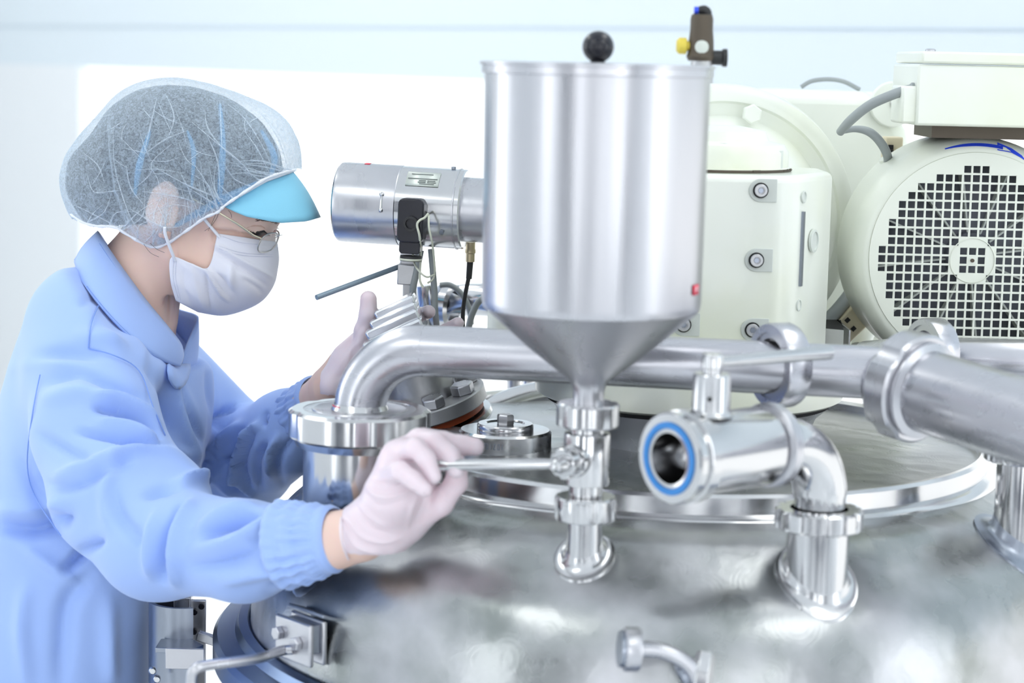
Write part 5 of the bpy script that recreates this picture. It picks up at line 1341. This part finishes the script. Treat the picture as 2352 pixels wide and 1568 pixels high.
# ================================================================ gloves
def glove(name, box, st, chains, folds, palm, noise_=.0005, subs=()):
    lo, hi = box; f = Field(*[np.arange(a, b, st) for a, b in zip(lo, hi)])
    for a, b, ra, rb, k in palm: f.cap(a, b, ra, rb, k=k)
    for ch in chains:
        g = Field(*f.ax)
        for (a, ra), (b, rb) in zip(ch[:-1], ch[1:]): g.cap(a, b, ra, rb, k=.004)
        f.F = smin(f.F, g.F, .003)
    if subs: f.F = np.maximum(f.F, ((subs[0]-f.X)*subs[1]+(subs[2]-f.Z)*subs[3]+0*f.Y).astype(np.float32))
    V, Q = f.mesh(); V = relax(V, Q, 2)
    V = crease(V, Q, folds); V += normals(V, Q)*(noise3(V, 90, 21)*noise_)[:, None]
    return build_field(name, V, Q, 'glove', person)
s2 = 2.01/FPX
def g(x, y, Y=2.01): return pt(x, y, Y)
lo = np.minimum(g(770, 1310, 1.9), g(1130, 960, 2.1))-.01; hi = np.maximum(g(770, 1310, 1.9), g(1130, 960, 2.1))+.01; lo[1], hi[1] = 1.93, 2.09
palm = [(g(800, 1238, 2.035), g(850, 1215, 2.028), .0285, .0280, .01), (g(850, 1215, 2.025), g(905, 1135, 2.01), .0275, .026, .015), (g(905, 1130, 2.005), g(925, 1060, 2.00), .026, .020, .015),
        (g(900, 1200, 2.03), g(965, 1165, 2.03), .022, .021, .02), (g(925, 1060, 2.01), g(975, 1020, 2.025), .0215, .0155, .015), (g(880, 1225, 2.03), g(930, 1200, 2.035), .024, .020, .015), (g(965, 1120, 2.03), g(950, 1060, 2.03), .018, .018, .02)]
index_ = [(g(972, 1010, 2.035), .0125), (g(1018, 1016, 2.035), .0108), (g(1062, 1023, 2.033), .0100), (g(1092, 1026, 2.030), .0092)]
middle_ = [(g(962, 1012, 2.015), .0130), (g(1000, 1018, 2.002), .0112), (g(1032, 1046, 1.990), .0100), (g(1048, 1078, 1.985), .0088)]
ring_ = [(g(925, 1035, 1.995), .0120), (g(955, 1030, 1.972), .0102), (g(978, 1054, 1.965), .0092), (g(996, 1094, 1.964), .0078)]
pinky_ = [(g(895, 1092, 1.990), .0110), (g(920, 1082, 1.962), .0092), (g(947, 1100, 1.953), .0083), (g(975, 1124, 1.952), .0072)]
thumb_ = [(g(950, 1185, 2.025), .0180), (g(1012, 1155, 2.015), .0128), (g(1048, 1108, 2.008), .0112), (g(1050, 1066, 2.004), .0098)]
glove('glove', (lo, hi), .0017, [index_, middle_, ring_, pinky_, thumb_],
      [([(835, 1105), (860, 1135), (900, 1140), (950, 1120)], 5, .0024), ([(838, 1130), (870, 1160), (930, 1150)], 6, -.0020), ([(850, 1095), (880, 1110), (920, 1105)], 5, -.0016), ([(820, 1150), (850, 1185), (890, 1210)], 5, .0020), ([(800, 1190), (830, 1230), (880, 1245), (920, 1235)], 5, .0022),
       ([(840, 1190), (860, 1215), (900, 1225)], 6, -.0022), ([(795, 1215), (820, 1255), (870, 1270)], 6, .002), ([(960, 1130), (945, 1170), (935, 1210)], 6, .0016), ([(1010, 1130), (1020, 1150), (1035, 1160)], 3, -.001), ([(985, 1120), (970, 1160), (955, 1190)], 5, -.0012), ([(968, 1008), (990, 1030), (1005, 1050)], 3, -.0006)], palm, .0004, (g(788, 1230)[0], .98, g(788, 1230)[2], .12))
MB().tube([g(787, 1182, 2.028)+np.array([0, -.012, 0]), g(782, 1215, 1.996), g(787, 1250, 1.996), g(800, 1284, 2.012)], .0013, 8, smooth=5).build('glove_cuff_roll', 'glove', person)
# far glove
def h(x, y, Y=2.71): return pt(x, y, Y-.26)
lo = np.minimum(h(735, 920, 2.6), h(1080, 650, 2.8))-.01; hi = np.maximum(h(735, 920, 2.6), h(1080, 650, 2.8))+.01; lo[1], hi[1] = 2.36, 2.52
palm2 = [(h(764, 882), h(800, 825), .0195, .0175, .01), (h(800, 825), h(845, 795), .0180, .0205, .012), (h(840, 800, 2.72), h(875, 805, 2.73), .0205, .0200, .015)]
th2 = [(h(832, 800, 2.70), 0.0140), (h(836, 760, 2.695), 0.0116), (h(846, 722, 2.69), 0.0103), (h(846, 686, 2.69), 0.0096)]
fi = [[(h(880, 790, 2.74), 0.0108), (h(930, 750, 2.75), 0.0093), (h(968, 722, 2.74), 0.0086), (h(985, 716, 2.715), 0.0082)],
      [(h(880, 810, 2.73), 0.0108), (h(950, 790, 2.75), 0.0090), (h(1010, 765, 2.74), 0.0084), (h(1052, 742, 2.71), 0.0077)],
      [(h(880, 830, 2.72), 0.0103), (h(940, 820, 2.74), 0.0088), (h(985, 800, 2.735), 0.0082), (h(1015, 785, 2.71), 0.0077)],
      [(h(870, 845, 2.71), 0.0095), (h(915, 842, 2.725), 0.0079), (h(950, 830, 2.72), 0.0073), (h(972, 820, 2.70), 0.0067)]]
glove('glove', (lo, hi), .0022, [th2]+fi, [([(800, 800), (815, 770), (835, 745)], 5, -.0016), ([(775, 850), (800, 810), (830, 780)], 6, .0018), ([(850, 690), (858, 720), (862, 745)], 5, .0012), ([(770, 870), (800, 850), (810, 820)], 5, -.0015), ([(810, 790), (800, 830), (780, 870)], 5, .0015)], palm2, .0006)
# object held in the far hand
tr = thing('ribbed_tray', pt(915, 760, 2.40), 'small clear ribbed tray held in the raised far glove above the pipe bend', 'tray')
u_ = pt(960, 695, 2.42)-pt(865, 738, 2.42); u_ /= np.linalg.norm(u_)
w_ = np.cross(u_, [0, 1, 0]); w_ = w_ if w_[2] > 0 else -w_
FT = np.stack([u_, [0, 1, 0], w_], 1); T_ = pt(912, 728, 2.42)
M['clear'] = mat('clear_metallic_plastic', (.78, .79, .82), .16, .85)
for i, (a, b, wd, hh_) in enumerate([(.004, .013, .050, .010), (-.001, .005, .058, .010), (-.006, -.004, .066, .012), (-.010, -.018, .074, .018)]):
    MB().box(T_+FT[:, 0]*a+FT[:, 2]*b, (wd, .040+.010*i, hh_), FT).build('rib_step' if i < 3 else 'tray_base', 'clear', tr, bevel=.003, seg=3)
for a in (): MB().box(T_+FT[:, 0]*a+FT[:, 2]*.0-FT[:, 1]*.033, (.004, .012, .034), FT).build('rib', 'clear', tr, bevel=.001)
